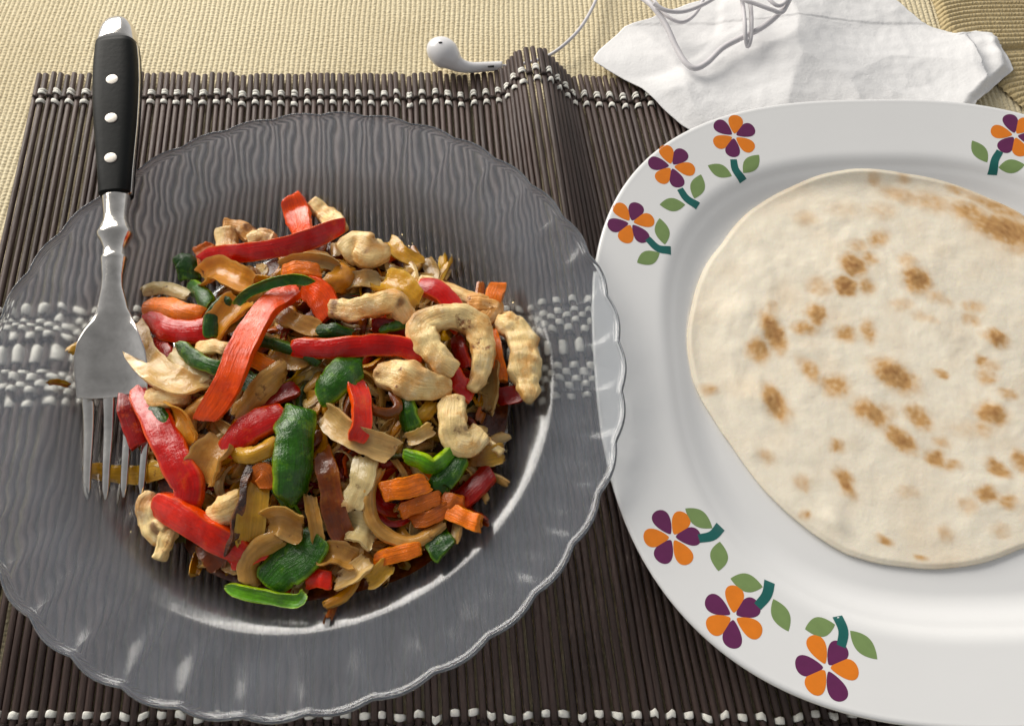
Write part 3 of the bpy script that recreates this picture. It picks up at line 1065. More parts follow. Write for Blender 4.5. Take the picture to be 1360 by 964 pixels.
fork = empty('fork', FT)
tag(fork, 'steel fork with black riveted handle leaning across the glass plate rim', 'fork')
a_root, a_neck, a_r1, a_r2, a_fer, a_blk, a_cap, a_end = [f_at(y) for y in (524, 398, 345, 312, 292, 258, 61, 25)]


def loft(name, secs, mat, parent, m=24, pw=1.0, bowl=0.0):
    """secs: (a, centre s, centre n, half width, half thickness)"""
    V = []
    for (a, s0, n0, hw_, ht) in secs:
        for j in range(m):
            t = 2 * math.pi * j / m
            ca, sa = math.cos(t), math.sin(t)
            V.append(fp(a, s0 + math.copysign(abs(ca) ** pw, ca) * hw_, n0 + math.copysign(abs(sa) ** pw, sa) * ht + bowl * sm(0.006, 0.013, hw_) * ca * ca))
    return build(name, V, [q[::-1] for q in ring_faces(len(secs), m)], mat, parent=parent)


secs = []
for a, hwv, ht in [(a_root - .0005, .0133, .0009), (a_root + .003, .0136, .0011), (a_root + .009, .0139, .0012), (a_root + .015, .0136, .0013), (a_root + .021, .0120, .0014), (a_root + .026, .0100, .0015),
                   (a_root + .030, .0080, .0017), (a_root + .034, .0062, .0020), (a_neck + .004, .0042, .0024), (a_neck + .009, .0041, .0030), (a_r1 - .003, .0047, .0037), (a_r1 - .0008, .0050, .0041), (a_r1, .0052, .0043), (a_r1 + .0012, .0045, .0040),
                   ((a_r1 + a_r2) / 2 - .001, .0043, .0038), (a_r2 - .003, .0056, .0048), (a_r2 - .0010, .0068, .0055), (a_r2 + .0002, .0071, .0057), (a_r2 + .0016, .0066, .0054), (a_fer - .001, .0049, .0044), (a_fer + .002, .0047, .0042), (a_blk - .002, .0054, .0044), (a_blk + .001, .0058, .0045)]:
    secs.append((a, 0.0006 * sm(a_neck, a_root, a), f_bow(a), hwv, ht))
head = loft('head', secs, M['steel'], fork, 36, 0.9, bowl=0.0055)
for k in range(4):
    s_r = (-0.0119 + 0.00795 * k)
    s_t = (-0.0099 + 0.0066 * k)
    tl = []
    for i in range(13):
        t = i / 12
        a = (a_root + 0.004) * (1 - t) + 0.0 * t
        tl.append((a, s_r * (1 - t) + s_t * t + 0.0006, f_bow(a) + (0.0004 * (k in (0, 3)) * t), 0.0025 * (1 - t) + 0.00125 * t if i < 12 else 0.0004, 0.00115 * (1 - t) + 0.0009 * t if i < 12 else 0.0005))
    loft('tine', tl[::-1], M['steel'], head, 12, 0.75)
hs = []
for py, hwp in [(260, 19.5), (259, 20.3), (230, 22), (200, 24.5), (170, 27), (140, 28.5), (110, 29), (85, 28), (66, 26), (61, 25)]:
    a = f_at(py)
    k = px_size(FT + FA * a)
    hs.append((a, 0.0, 0.0, hwp * k, 0.0052 + 0.0012 * sm(258, 120, py)))
hs.sort()
loft('tang', [(a, s, n, w_ + 0.0002, 0.0016) for a, s, n, w_, t in hs], M['steel'], fork, 28, 0.5)
hand = loft('handle_scale', hs, M['handle'], fork, 36, 0.62)
k = px_size(FT + FA * a_cap)
caps = [(a_cap - .0005, 0, 0, 25 * k, .0064)]
for i in range(1, 15):
    t = i / 14
    caps.append((a_cap + (a_end - a_cap) * math.sin(t * math.pi / 2), 0, 0, max(.0004, 25 * k * math.cos(t * math.pi / 2) ** 0.8), max(.0003, .0064 * math.cos(t * math.pi / 2) ** 0.8)))
loft('end_cap', caps, M['steel'], fork, 36, 0.8)
for (rx, ry) in ((161, 107), (159, 157), (157, 208)):
    a = f_at(ry + 11)
    kk = px_size(FT + FA * a)
    th = 0.0052 + 0.0012 * sm(258, 120, ry)
    s0 = (rx - (157 - 0.006 * (ry - 100))) * kk * 0.5
    V, F, m = [], [], 20
    for (rr, n) in ((0.0026, th - 0.0016), (0.0026, th + 0.00003), (0.0024, th + 0.00008), (0.0004, th + 0.00010)):
        for j in range(m):
            t = 2 * math.pi * j / m
            V.append(fp(a + rr * math.sin(t) * 0.9, s0 + rr * math.cos(t), n))
    build('rivet', V, [q[::-1] for q in ring_faces(4, m)], M['rivet'], parent=hand)

# ------------------------------------------------------------------ stir fry
BC = P(438, 535, 0.016)
BRX, BRY = 0.082, 0.088


def bed(x, y):
    q = ((x - BC.x) / BRX) ** 2 + ((y - BC.y) / BRY) ** 2
    return max(g_top(math.hypot(x - GC.x, y - GC.y)), GF) + 0.0165 * max(0, 1 - q) ** 0.75


def lay(px, py, lift):
    z = 0.02
    for _ in range(10):
        p = P(px, py, z)
        z = 0.5 * z + 0.5 * (bed(p.x, p.y) + lift * 0.001)
    return P(px, py, z)


C_ = lambda *a: np.array(a, float)
PAL = {
    'red': (C_(.52, .006, .003), C_(.80, .110, .022)),
    'orange_red': (C_(.74, .018, .003), C_(.88, .085, .008)),
    'dark_red': (C_(.22, .005, .004), C_(.38, .022, .007)),
    'green': (C_(.020, .075, .006), C_(.15, .24, .03)),
    'bright_green': (C_(.08, .23, .010), C_(.26, .37, .04)),
    'dark_green': (C_(.010, .038, .005), C_(.06, .11, .015)),
    'onion': (C_(.84, .57, .23), C_(.88, .66, .31)),
    'pale_onion': (C_(.78, .62, .31), C_(.82, .68, .37)),
    'brown_onion': (C_(.68, .37, .105), C_(.75, .47, .16)),
    'yellow_onion': (C_(.76, .43, .06), C_(.80, .52, .10)),
    'dark_onion': (C_(.24, .050, .008), C_(.34, .09, .016)),
    'chicken': (C_(.92, .63, .25), C_(.95, .73, .36)),
    'amber_onion': (C_(.80, .36, .06), C_(.84, .48, .12)),
    'orange_chicken': (C_(.76, .33, .075), C_(.82, .46, .15)),
    'carrot': (C_(.80, .17, .004), C_(.84, .24, .010)),
    'brown_carrot': (C_(.46, .11, .018), C_(.54, .15, .025)),
    'char': (C_(.030, .009, .005), C_(.06, .018, .008)),
    'grey_onion': (C_(.52, .36, .15), C_(.58, .42, .20)),
}


def section(kind):
    """outline of a cut strip, (u, v) in -1..1"""
    if kind == 'chicken':
        return [(math.copysign(abs(math.cos(t)) ** 0.62, math.cos(t)), math.copysign(abs(math.sin(t)) ** 0.62, math.sin(t))) for t in (2 * math.pi * k / 30 for k in range(30))]
    top = [(0.965, 1.0)] + [(x, 1.0) for x in (0.80, 0.60, 0.40, 0.20, 0.0, -0.20, -0.40, -0.60, -0.80)] + [(-0.965, 1.0)]
    left = [(-0.998, 0.86), (-1.0, 0.30), (-1.0, -0.30), (-0.998, -0.86)]
    return top + left + [(-u, -v) for u, v in top] + [(-u, -v) for u, v in left]


SEC = {k: section(k) for k in ('chicken', 'strip')}


def piece_geo(pts, wpx, tmm, pal, kind, roll=0.0, arch=0.0, tips=(0.85, 0.85), seed=0, lump=None, skin_up=True, twist=None, brown=None, lay_fn=lay, nn=None):
    """swept strip of food: returns verts, faces, colours"""
    chick = kind == 'chicken'
    rs = random.Random(seed * 7 + 1)
    P3 = [tuple(lay_fn(*q)) for q in pts]
    mid = Vector(P3[len(P3) // 2])
    W = wpx * px_size(mid) * (0.98 if chick else 1.06)
    L = sum((Vector(b) - Vector(a)).length for a, b in zip(P3[:-1], P3[1:]))
    n = nn or max(26, int(L / (0.0008 if chick else 0.0010)))
    sec = SEC['chicken' if chick else 'strip']
    m = len(sec)
    sp = spline(P3, n)
    thin = {'pepper': 0.58, 'green': 0.38, 'onion': 0.30, 'carrot': 0.85, 'char': 0.5, 'bed': 0.55, 'chicken': 0.85}.get(kind, 1.0)
    th = tmm * 0.001 * thin
    if kind in ('onion', 'green', 'pepper'):
        arch = (arch if abs(arch) > 0.3 else rs.choice((0.8, 1.0, -0.8))) * (0.6 if kind == 'pepper' else 0.8 if kind == 'green' else 1.3)
    if kind == 'onion' and rs.random() < 0.6: arch = -abs(arch) * 1.2
    if kind in ('onion', 'pepper', 'green', 'bed') and roll == 0: roll = rs.choice((-1, 1)) * rs.uniform(8, 30)
    tw = rs.uniform(-38, 38) if twist is None else twist
    if chick: tw = rs.uniform(-40, 40)
    skin, flesh = PAL[pal]
    V, Cc, Fb = [], [], []
    lumpy = lump if lump is not None else (0.0012 if chick else 0.00030)
    if kind in ('onion', 'bed') and lump is None: lumpy = 0.0008
    brown = (0.42 if chick else 0.25) if brown is None else brown
    so = seed * 13.7
    cut0, cut1 = rs.uniform(-0.35, 0.35), rs.uniform(-0.35, 0.35)
    if not chick: tips = tuple(max(q, 0.78) if q > 0.4 else q for q in tips)
    layered = kind in ('onion', 'bed')
    rag = 0.0016 if layered else 0.0006
    for i in range(n):
        t = i / (n - 1)
        p = Vector(sp[i])
        T = (Vector(sp[min(i + 1, n - 1)]) - Vector(sp[max(i - 1, 0)])).normalized()
        U = Vector((0, -0.25, 1))
        Sd = T.cross(U).normalized(); U = Sd.cross(T)
        ang = R(roll + tw * (t - 0.5) + 10 * N3(t * 3, so, 2.2))
        Sd, U = Sd * math.cos(ang) + U * math.sin(ang), U * math.cos(ang) - Sd * math.sin(ang)
        e = 0.15 if not chick else 0.30
        ew = 1.0
        if t < e: ew = tips[0] + (1 - tips[0]) * math.sin(math.pi / 2 * t / e)
        if t > 1 - e: ew = tips[1] + (1 - tips[1]) * math.sin(math.pi / 2 * (1 - t) / e)
        et = 1.0
        if i in (0, n - 1):
            ew *= 0.60 if chick else 0.93
            et *= 0.5 if chick else 0.78
        wr = 1 + (0.30 if chick else 0.30 if kind == 'green' else 0.14) * N3(t * 3.4 + so, so, 0.3) + 0.09 * N3(t * 11, so, 4.4)
        wl = 1 + (0.30 if chick else 0.30 if kind == 'green' else 0.14) * N3(t * 3.4 + so, so, 9.3) + 0.09 * N3(t * 11, so, 7.4)
        tv = 1 + 0.30 * N3(t * 4, so, 5.5)
        fall = max(0, 1 - t / 0.25) * cut0 + max(0, 1 - (1 - t) / 0.25) * cut1
        for (u, v) in sec:
            s_ = u * W / 2 * ew * (wr if u > 0 else wl)
            h_ = v * th / 2 * et * tv * (1 if chick else 0.92 + 0.08 * (1 - u * u)) - arch * 0.001 * u * u * min(1, 0.4 + ew)
            q = p + Sd * s_ + U * h_ + T * (u * W * fall * 0.5 if not chick else 0)
            if layered: q = q - U * (math.copysign(1, v) * 0.00013 * abs(math.sin(2.6 * math.pi * u + 0.6 * N3(t * 2, so, 1))) * (abs(v) > .9))
            if not chick and (t < 0.1 or t > 0.9): q = q + T * (rag * N3(u * 3 + so, t > 0.5, 3.3) * (1 if t > 0.5 else -1) * (1 - min(t, 1 - t) / 0.1))
            f1, f2, f3 = 120, 280, 560
            d = lumpy * (N3(q.x * f1 + so, q.y * f1, q.z * f1) + 0.6 * N3(q.x * f2, q.y * f2 + so, q.z * f2) + (0.18 if chick else 0.15) * N3(q.x * f3, q.y * f3, q.z * f3 + so))
            if chick:
                d += 0.0007 * N3(t * L * 160, u * 3.5 + so, v * 3.5) - 0.0006 * max(0, N3(q.x * 170, q.y * 170, q.z * 170 + so) - 0.2)
            q = q + (Sd * u * (1 if chick else 0.35) + U * v).normalized() * d
            V.append(q)
            Fb.append((t * L * 55 + so, u * W * 450 + so, v * th * 250))
            # colour: skin on one face, flesh on the other and on the cut edges
            if chick:
                k = 0.5 + 0.5 * N3(q.x * 70 + so, q.y * 70, q.z * 70)
                c = skin * (1 - k) + flesh * k
                b = max(0, N3(q.x * 95, q.y * 95 + so, q.z * 95 + 2) - 0.12) * 2.4 * brown * 2
                b = min(1, b + 0.4 * max(0, 1 - t / 0.12) * brown + 0.4 * max(0, 1 - (1 - t) / 0.12) * brown + 1.1 * brown * sm(0.6, 1.0, abs(u)) * max(0, 0.35 + N3(t * 6, u, so)))
                c = c * (1 - min(.85, b)) + np.array((.52, .24, .065)) * min(.85, b)
                b2 = max(0, N3(q.x * 150 + 5, q.y * 150 + so, q.z * 150) - 0.36) * 5 * brown * 2
                c = c * (1 - min(.85, b2)) + np.array((.14, .04, .012)) * min(.85, b2)
            else:
                sd = v if skin_up else -v
                k = sm(0.0, 0.5, sd + 0.12 * N3(q.x * 200, q.y * 200, so))
                if abs(u) > 0.95 or t < 0.012 or t > 0.988: k *= 0.15
                c = flesh * (1 - k) + skin * k
                b = min(1, max(0, N3(q.x * 80 + so, q.y * 80, q.z * 80) - 0.10) * 3 * brown)
                if kind in ('onion', 'bed'):
                    st = 0.5 + 0.5 * math.sin(u * 11 + 2 * N3(t * 5, so, 0))
                    c = c * (0.90 + 0.13 * st)
                    b = min(1, b + 1.1 * brown * (max(0, 1 - t / 0.10) + max(0, 1 - (1 - t) / 0.10)) * (0.5 + N3(so, 1, 1)) + 1.2 * brown * (abs(u) > 0.85) * max(0, N3(t * 6, u, so)))
                    c = c * (1 - b * .85) + np.array((.20, .065, .016)) * b * .85
                elif kind != 'char':
                    c = c * (1 - b * .4) + skin * 0.30 * b * .4
            Cc.append(c)
    return V, ring_faces(n, m), Cc, Fb


LABELGROUP = {'red_pepper_strip': 'red pepper strips in the stir fry', 'green_pepper_strip': 'green pepper strips in the stir fry', 'onion_slice': 'onion slices in the stir fry',
              'chicken_piece': 'chicken pieces in the stir fry', 'carrot_strip': 'carrot strips in the stir fry'}
CAT = {'red_pepper_strip': 'red pepper', 'green_pepper_strip': 'green pepper', 'onion_slice': 'onion', 'chicken_piece': 'chicken', 'carrot_strip': 'carrot'}
MK = {'red_pepper_strip': 'pepper', 'green_pepper_strip': 'green', 'onion_slice': 'onion', 'chicken_piece': 'chicken', 'carrot_strip': 'carrot'}
seedc = [0]


def food(name, label, pts, wpx, tmm, pal, **kw):
    seedc[0] += 1
    kind = kw.pop('kind', MK[name])
    v, f, c, fb = piece_geo(pts, wpx, tmm, pal, kind, seed=seedc[0], **kw)
    o = build(name, v, f, M[kind], cols=c, sharp=None if kind == 'chicken' else 42, fib=fb)
    tag(o, label, CAT[name], LABELGROUP[name])
    return o


RP, GP, ON, CH, CA = 'red_pepper_strip', 'green_pepper_strip', 'onion_slice', 'chicken_piece', 'carrot_strip'
# --- red pepper
food(RP, 'long straight red pepper strip lying across the back of the heap', [(266, 343, 9), (310, 337, 11), (360, 331, 12), (410, 318, 12), (457, 299, 10)], 25, 6, 'red', roll=-22, tips=(.15, .6), arch=.6)
food(RP, 'long bright orange red pepper strip standing on top of the heap', [(396, 384, 11), (356, 408, 14), (325, 458, 16), (300, 515, 15), (272, 558, 11)], 34, 6, 'orange_red', skin_up=False, tips=(.5, .8), arch=-.4)
food(RP, 'glossy red pepper strip running from the middle to the curled chicken loop', [(388, 462, 9), (440, 463, 12), (495, 458, 13), (535, 461, 12), (561, 472, 10)], 27, 7, 'red', arch=1.6, tips=(.5, .8))
food(RP, 'short folded red pepper piece with orange flesh below the broad green leaf shaped piece', [(467, 502, 10), (478, 530, 12), (480, 562, 13), (472, 586, 11)], 26, 5, 'orange_red', roll=35, tips=(.3, .7))
food(RP, 'arched red pepper strip at the back beside the brown glazed onion', [(556, 378, 8), (580, 385, 10), (600, 405, 10), (613, 438, 7)], 27, 6, 'red', arch=1.5, tips=(.6, .8))
food(RP, 'thick curved red pepper strip pointing at the fork tines', [(188, 512, 6), (208, 560, 9), (232, 610, 10), (248, 645, 9), (246, 676, 6)], 40, 6, 'red', arch=2, tips=(.5, .8), roll=12)
food(RP, 'dull purplish red pepper strip along the side of the fork head', [(186, 472, 5), (174, 505, 6), (174, 545, 6), (188, 590, 4)], 30, 5, 'dark_red', arch=1)
food(RP, 'blunt bright red pepper strip crossing the white chicken end by the fork tips', [(207, 664, 7), (240, 687, 9), (280, 710, 9), (325, 736, 6)], 37, 7, 'orange_red', arch=1.2, tips=(.8, .7))
food(RP, 'dark glossy red pepper strip under the foot of the bright upright strip', [(303, 606, 6), (318, 578, 8), (345, 560, 9), (378, 546, 7)], 38, 6, 'red', arch=2, brown=.5)
food(RP, 'upright stub of orange red pepper behind the long straight strip', [(386, 260, 6), (394, 285, 8), (404, 318, 7)], 32, 5, 'orange_red', tips=(.5, .9), skin_up=False)
food(RP, 'crumpled red pepper piece at the top end of the pale onion arc', [(192, 422, 6), (225, 438, 9), (262, 440, 9), (290, 434, 7)], 32, 6, 'red', arch=2)
food(RP, 'orange red pepper square behind the curled green strip', [(405, 378, 7), (425, 395, 8), (438, 420, 6)], 36, 5, 'orange_red', skin_up=False)
food(RP, 'small red pepper bit poking out below the chicken loop', [(598, 494, 5), (612, 512, 6), (627, 528, 5)], 26, 5, 'red')
food(RP, 'dark red pepper end beyond the carrot sticks', [(606, 668, 3), (628, 650, 4), (652, 624, 3)], 28, 5, 'dark_red', arch=1)
food(RP, 'dark red pepper flake below the end of the knobbly chicken strip', [(660, 528, 2), (685, 524, 3), (702, 514, 2)], 22, 4, 'dark_red')
food(RP, 'tiny red pepper tip between the onion ends by the green fold', [(408, 772, 2.5), (425, 768, 4), (441, 772, 3)], 22, 6, 'orange_red')
food(RP, 'red pepper end tucked under the black charred sliver', [(306, 742, 4), (330, 736, 5), (356, 728, 4)], 26, 6, 'orange_red')
food(RP, 'deep red pepper scrap inside the pale onion arc', [(208, 448, 4), (214, 470, 6), (222, 490, 5)], 30, 5, 'dark_red')
food(RP, 'narrow red pepper sliver behind the arched chicken piece', [(495, 432, 5), (520, 436, 6), (546, 446, 5)], 24, 5, 'dark_red')
food(RP, 'brownish red pepper strip sunk in the middle of the heap', [(395, 515, 3), (370, 527, 5), (338, 540, 4)], 22, 5, 'dark_red', brown=.7)
food(RP, 'dark red pepper strip seen through the hole of the chicken loop', [(606, 448, 6), (612, 470, 7), (618, 488, 6)], 18, 4, 'dark_red')
# --- green pepper
food(GP, 'thin curled green pepper strip lying over the top of the orange red strip', [(314, 404, 14), (330, 388, 17), (358, 376, 18), (388, 371, 17), (418, 374, 14)], 13, 4, 'green', roll=-30, tips=(.6, .15), skin_up=True)
food(GP, 'dark green pepper strip standing left of the curled thin strip', [(281, 448, 9), (281, 425, 11), (290, 407, 12), (306, 397, 12)], 18, 4, 'dark_green', roll=-20, tips=(.7, .3))
food(GP, 'dark green pepper flap at the far left corner of the heap', [(238, 338, 6), (248, 350, 8), (250, 372, 6)], 27, 4, 'dark_green', arch=2)
food(GP, 'shiny green pepper curl just below the far left flap', [(250, 380, 6), (264, 388, 8), (278, 404, 7)], 22, 4, 'green', arch=2)
food(GP, 'green pepper strip laid over the ribbed pale onion', [(234, 457, 10), (256, 476, 12), (286, 489, 12), (314, 492, 9)], 19, 4.5, 'green', arch=.8, tips=(.4, .7))
food(GP, 'dark green edged pepper strip crossing behind the bright upright strip', [(332, 452, 8), (362, 457, 10), (395, 468, 9), (424, 484, 7)], 15, 6, 'dark_green', roll=-35)
food(GP, 'broad smooth green pepper piece in the middle of the heap', [(420, 524, 11), (438, 508, 14), (458, 490, 14), (482, 478, 10)], 40, 5, 'green', arch=3.2, tips=(.45, .3), roll=8)
food(GP, 'large blistered green pepper piece hanging down the front of the heap', [(384, 538, 9), (392, 565, 13), (395, 605, 13), (390, 645, 12), (388, 672, 9)], 50, 5, 'green', arch=4, tips=(.35, .3))
food(GP, 'narrow dark green pepper sliver beside the large blistered piece', [(358, 606, 6), (364, 630, 8), (376, 655, 8), (398, 692, 5)], 20, 4, 'dark_green', roll=-25)
food(GP, 'flat dark green pepper flap at the front of the heap', [(356, 778, 3), (376, 755, 6), (402, 738, 7), (420, 708, 6)], 50, 4, 'green', arch=1.2, tips=(.75, .7))
food(GP, 'bright green pepper rim curled along the glass at the front', [(300, 778, 2), (325, 786, 3), (360, 792, 3.5), (395, 797, 3), (405, 788, 3)], 16, 5, 'bright_green', tips=(.2, .5))
food(GP, 'bright green bent pepper strip above the carrot sticks', [(536, 606, 9), (556, 612, 11), (578, 620, 11), (606, 598, 8)], 22, 5, 'bright_green', roll=-40, skin_up=True)
food(GP, 'shiny green pepper fold hanging over the carrot sticks', [(612, 604, 8), (596, 628, 9), (584, 642, 9), (594, 656, 6)], 28, 5, 'green', arch=2, tips=(.5, .2))
food(GP, 'dark green pepper stub beside the charred onion curl', [(532, 528, 7), (540, 546, 9), (548, 574, 6)], 25, 4, 'green', arch=2)
food(GP, 'green pepper corner peeping out beneath the onion ring', [(574, 702, 2.5), (584, 718, 3.5), (592, 734, 2)], 34, 4, 'dark_green', arch=.6)
food(GP, 'small dark green pepper scrap under the arched chicken piece', [(420, 442, 7), (442, 440, 9), (466, 446, 7)], 22, 4, 'dark_green', arch=1.5)
food(GP, 'slim dark green pepper strip beside the thick curved red strip', [(204, 536, 8), (216, 555, 9), (228, 584, 8)], 16, 4, 'dark_green', roll=20)
food(GP, 'small green pepper tip on the pale onion beside the chicken loop', [(505, 437, 8), (522, 432, 10), (540, 430, 9)], 12, 4, 'green')
food(GP, 'dark green pepper piece buried under the bright upright strip', [(318, 500, 4), (340, 510, 5), (352, 500, 4)], 26, 4, 'dark_green')
# --- onion
food(ON, 'wide pale golden onion arc beside the fork', [(176, 432, 7), (186, 466, 10), (210, 495, 11), (245, 512, 10), (275, 514, 7)], 37, 6, 'onion', arch=-1.2, tips=(.85, .4))
food(ON, 'ribbed translucent pale onion slab inside the golden arc', [(220, 474, 6), (246, 488, 8), (280, 502, 7)], 36, 5, 'pale_onion')
food(ON, 'browned onion slice leaning on the bright upright strip', [(380, 488, 8), (358, 506, 10), (332, 535, 8), (316, 555, 6)], 30, 6, 'brown_onion', arch=1.2)
food(ON, 'golden onion slice beneath the short folded red piece', [(436, 548, 7), (460, 570, 10), (490, 588, 10), (524, 600, 8)], 34, 6, 'onion', arch=1.5, brown=.35)
food(ON, 'brown onion ring curving round the carrot sticks', [(506, 622, 8), (492, 650, 9), (494, 685, 8), (520, 712, 7), (556, 716, 6), (588, 694, 5)], 16, 7, 'brown_onion', roll=30)
food(ON, 'ribbed translucent onion slab standing left of the onion ring', [(486, 606, 8), (480, 636, 10), (462, 676, 8)], 34, 5, 'pale_onion', arch=.6, brown=.15)
food(ON, 'curved brown onion slice behind the flat green flap', [(334, 776, 3), (330, 752, 6), (346, 730, 8), (374, 716, 8)], 27, 6, 'brown_onion', arch=1.2)
food(ON, 'yellow brown onion block right of the charred sliver', [(338, 640, 8), (334, 680, 10), (330, 718, 7)], 36, 6, 'yellow_onion', brown=.5)
food(ON, 'brown onion wedge below the large blistered green piece', [(356, 690, 7), (376, 688, 9), (402, 702, 7)], 36, 6, 'brown_onion', arch=2)
food(ON, 'small folded golden onion piece left of the large blistered green piece', [(308, 602, 11), (334, 602, 13), (352, 594, 13), (366, 582, 10)], 22, 6, 'yellow_onion', arch=1.5, brown=.5)
food(ON, 'golden onion end at the front edge beside the orange carrot', [(448, 776, 3), (470, 762, 5), (490, 742, 6)], 26, 6, 'onion', brown=.45)
food(ON, 'crisp browned onion tip resting on the glass beside the golden end', [(488, 772, 2.5), (502, 762, 3.5), (514, 746, 4)], 22, 5, 'yellow_onion', brown=.6)
food(ON, 'pale onion sliver at the far left corner of the heap', [(188, 386, 5), (216, 381, 7), (250, 391, 6)], 17, 4, 'pale_onion')
food(ON, 'brown translucent onion sheet below the dark glossy red strip', [(270, 640, 5), (284, 612, 7), (306, 590, 7)], 52, 6, 'brown_onion', arch=3, brown=.5)
food(ON, 'stray yellow brown onion strip lying on the glass behind the heap', [(516, 322, 2), (534, 338, 2.5), (558, 352, 1.5)], 21, 4, 'yellow_onion', brown=.3)
food(ON, 'greyish onion slip beneath the loop and the knobbly chicken strip', [(652, 482, 3), (652, 515, 3.5), (648, 548, 2)], 28, 4, 'grey_onion')
food(ON, 'plump amber glazed onion behind the arched chicken piece', [(506, 380, 6), (528, 386, 9), (550, 410, 7)], 42, 8, 'yellow_onion', arch=2.5, brown=.3)
food(ON, 'beige onion strip in the gap behind the centre', [(366, 414, 6), (392, 428, 8), (424, 440, 7)], 24, 5, 'brown_onion')
food(ON, 'brown onion fold beside the tiny red tip', [(424, 738, 4), (446, 738, 6), (468, 748, 4)], 30, 6, 'brown_onion', arch=2)
food(ON, 'yellow onion strip lying under the fork tines', [(112, 622, .7), (150, 630, .7), (190, 629, .9), (222, 622, 2)], 24, 2.4, 'yellow_onion', brown=.1, tips=(.3, .8), roll=1, twist=3, arch=.31)
food(ON, 'black charred onion sliver on the front left of the heap', [(340, 612, 9), (325, 640, 12), (322, 668, 13), (312, 692, 12), (311, 714, 11), (299, 738, 8)], 10, 4, 'char', kind='char', roll=30, twist=110, lump=.0009)
food(ON, 'long dark brown onion strip right of the large blistered green piece', [(428, 600, 5), (438, 640, 7), (448, 690, 6), (460, 720, 4)], 28, 5, 'dark_onion', brown=.8)
food(ON, 'charred onion curl between the folded red piece and the green stub', [(484, 508, 9), (492, 535, 11), (510, 546, 11), (526, 540, 10), (518, 522, 9)], 10, 6, 'dark_onion', brown=.9, roll=40)
food(ON, 'greyish shiny onion slice under the long straight red strip', [(374, 356, 8), (398, 346, 10), (430, 344, 10), (452, 352, 8)], 17, 5, 'grey_onion', arch=1.5)
food(ON, 'grey translucent onion slip behind the amber onion', [(455, 376, 4), (482, 372, 5), (506, 374, 3)], 24, 4, 'grey_onion')
food(ON, 'seedy pale onion lump in the front hollow', [(466, 700, 4), (484, 706, 6), (498, 716, 4)], 36, 6, 'pale_onion', arch=2, lump=.0012)
food(ON, 'yellow onion chip below the green stub', [(556, 556, 7), (568, 545, 8), (577, 534, 7)], 20, 4, 'yellow_onion')
food(ON, 'small golden onion chip above the bent bright green strip', [(540, 584, 7), (556, 578, 9), (572, 568, 8)], 18, 5, 'onion')
food(ON, 'browned onion slip along the back of the carrot lump', [(362, 472, 5), (385, 482, 6), (412, 476, 5)], 20, 5, 'brown_onion')
food(ON, 'brown onion arc inside the left of the heap', [(246, 578, 6), (250, 550, 8), (270, 535, 9), (296, 528, 7)], 20, 5, 'brown_onion', roll=15)
food(ON, 'small brown onion strip hanging at the front left below the red strip', [(276, 722, 3), (286, 738, 3.5), (296, 752, 2)], 30, 4, 'dark_onion')
food(ON, 'pale onion foot on the glass below the black sliver', [(300, 748, 2), (316, 752, 2.5), (326, 740, 4)], 20, 4, 'grey_onion')
food(ON, 'tiny orange onion scrap left of the fork head', [(92, 466, 1.5), (100, 461, 2), (108, 456, 2)], 12, 2, 'yellow_onion')
food(ON, 'tiny burnt onion scrap left of the fork head', [(66, 511, 1.5), (76, 509, 2), (90, 512, 2)], 8, 2, 'dark_onion')
food(ON, 'onion end sticking out under the folded chicken at the right', [(622, 606, 4), (645, 606, 5), (668, 602, 3)], 26, 4, 'yellow_onion', brown=.6)
food(ON, 'brown onion strip crossing the dark hollow behind the green flap', [(412, 660, 6), (418, 690, 7), (424, 722, 5)], 16, 4, 'brown_onion', brown=.6)
# --- chicken
food(CH, 'pale chicken strip curled into a loop', [(604, 494, 10), (588, 482, 12), (569, 458, 12), (562, 436, 12), (582, 423, 12), (614, 422, 12), (636, 440, 12), (642, 470, 11), (636, 500, 8), (624, 520, 6)], 36, 9, 'chicken', brown=.45, tips=(.75, .4))
food(CH, 'knobbly pale chicken strip hanging off the right side of the heap', [(664, 424, 6), (684, 434, 8), (694, 458, 8), (696, 485, 7), (698, 512, 5), (702, 536, 3.5)], 40, 10, 'chicken', brown=.18, tips=(.6, .35), lump=.0022)
food(CH, 'arched golden chicken piece behind the glossy red strip', [(441, 412, 9), (465, 412, 12), (495, 408, 13), (524, 402, 13), (546, 426, 9)], 33, 8, 'chicken', brown=.5, roll=-12)
food(CH, 'broad tan chicken strip below the loop', [(500, 494, 8), (530, 502, 10), (562, 512, 10), (598, 514, 7)], 44, 9, 'chicken', brown=.4, tips=(.6, .5))
food(CH, 'folded chicken strip below the broad tan strip', [(602, 530, 7), (602, 555, 9), (606, 580, 9), (622, 588, 8), (640, 574, 7)], 38, 9, 'chicken', brown=.4)
food(CH, 'thin pale chicken tip pointing out from the folded strip', [(636, 578, 6), (650, 590, 5), (668, 602, 3.5)], 14, 5, 'chicken', brown=.3)
food(CH, 'rounded chicken lump behind the long straight red strip', [(455, 340, 6), (475, 328, 8), (492, 335, 8), (510, 332, 5)], 42, 10, 'chicken', brown=.35)
food(CH, 'slim tan chicken strip at the far tip of the heap', [(414, 266, 3), (432, 284, 5), (452, 306, 5)], 26, 8, 'chicken', brown=.35)
food(CH, 'tan chicken chunk under the left end of the long straight red strip', [(302, 302, 5), (300, 325, 7), (302, 352, 6)], 30, 8, 'chicken', brown=.45)
food(CH, 'browned chicken flake behind the long straight red strip', [(296, 300, 5), (318, 303, 6), (336, 318, 5)], 22, 6, 'orange_chicken', brown=.8, lump=.0009)
food(CH, 'small crumbly chicken bit touching the long straight red strip', [(332, 320, 6), (350, 314, 7), (366, 318, 6)], 18, 6, 'chicken', brown=.4)
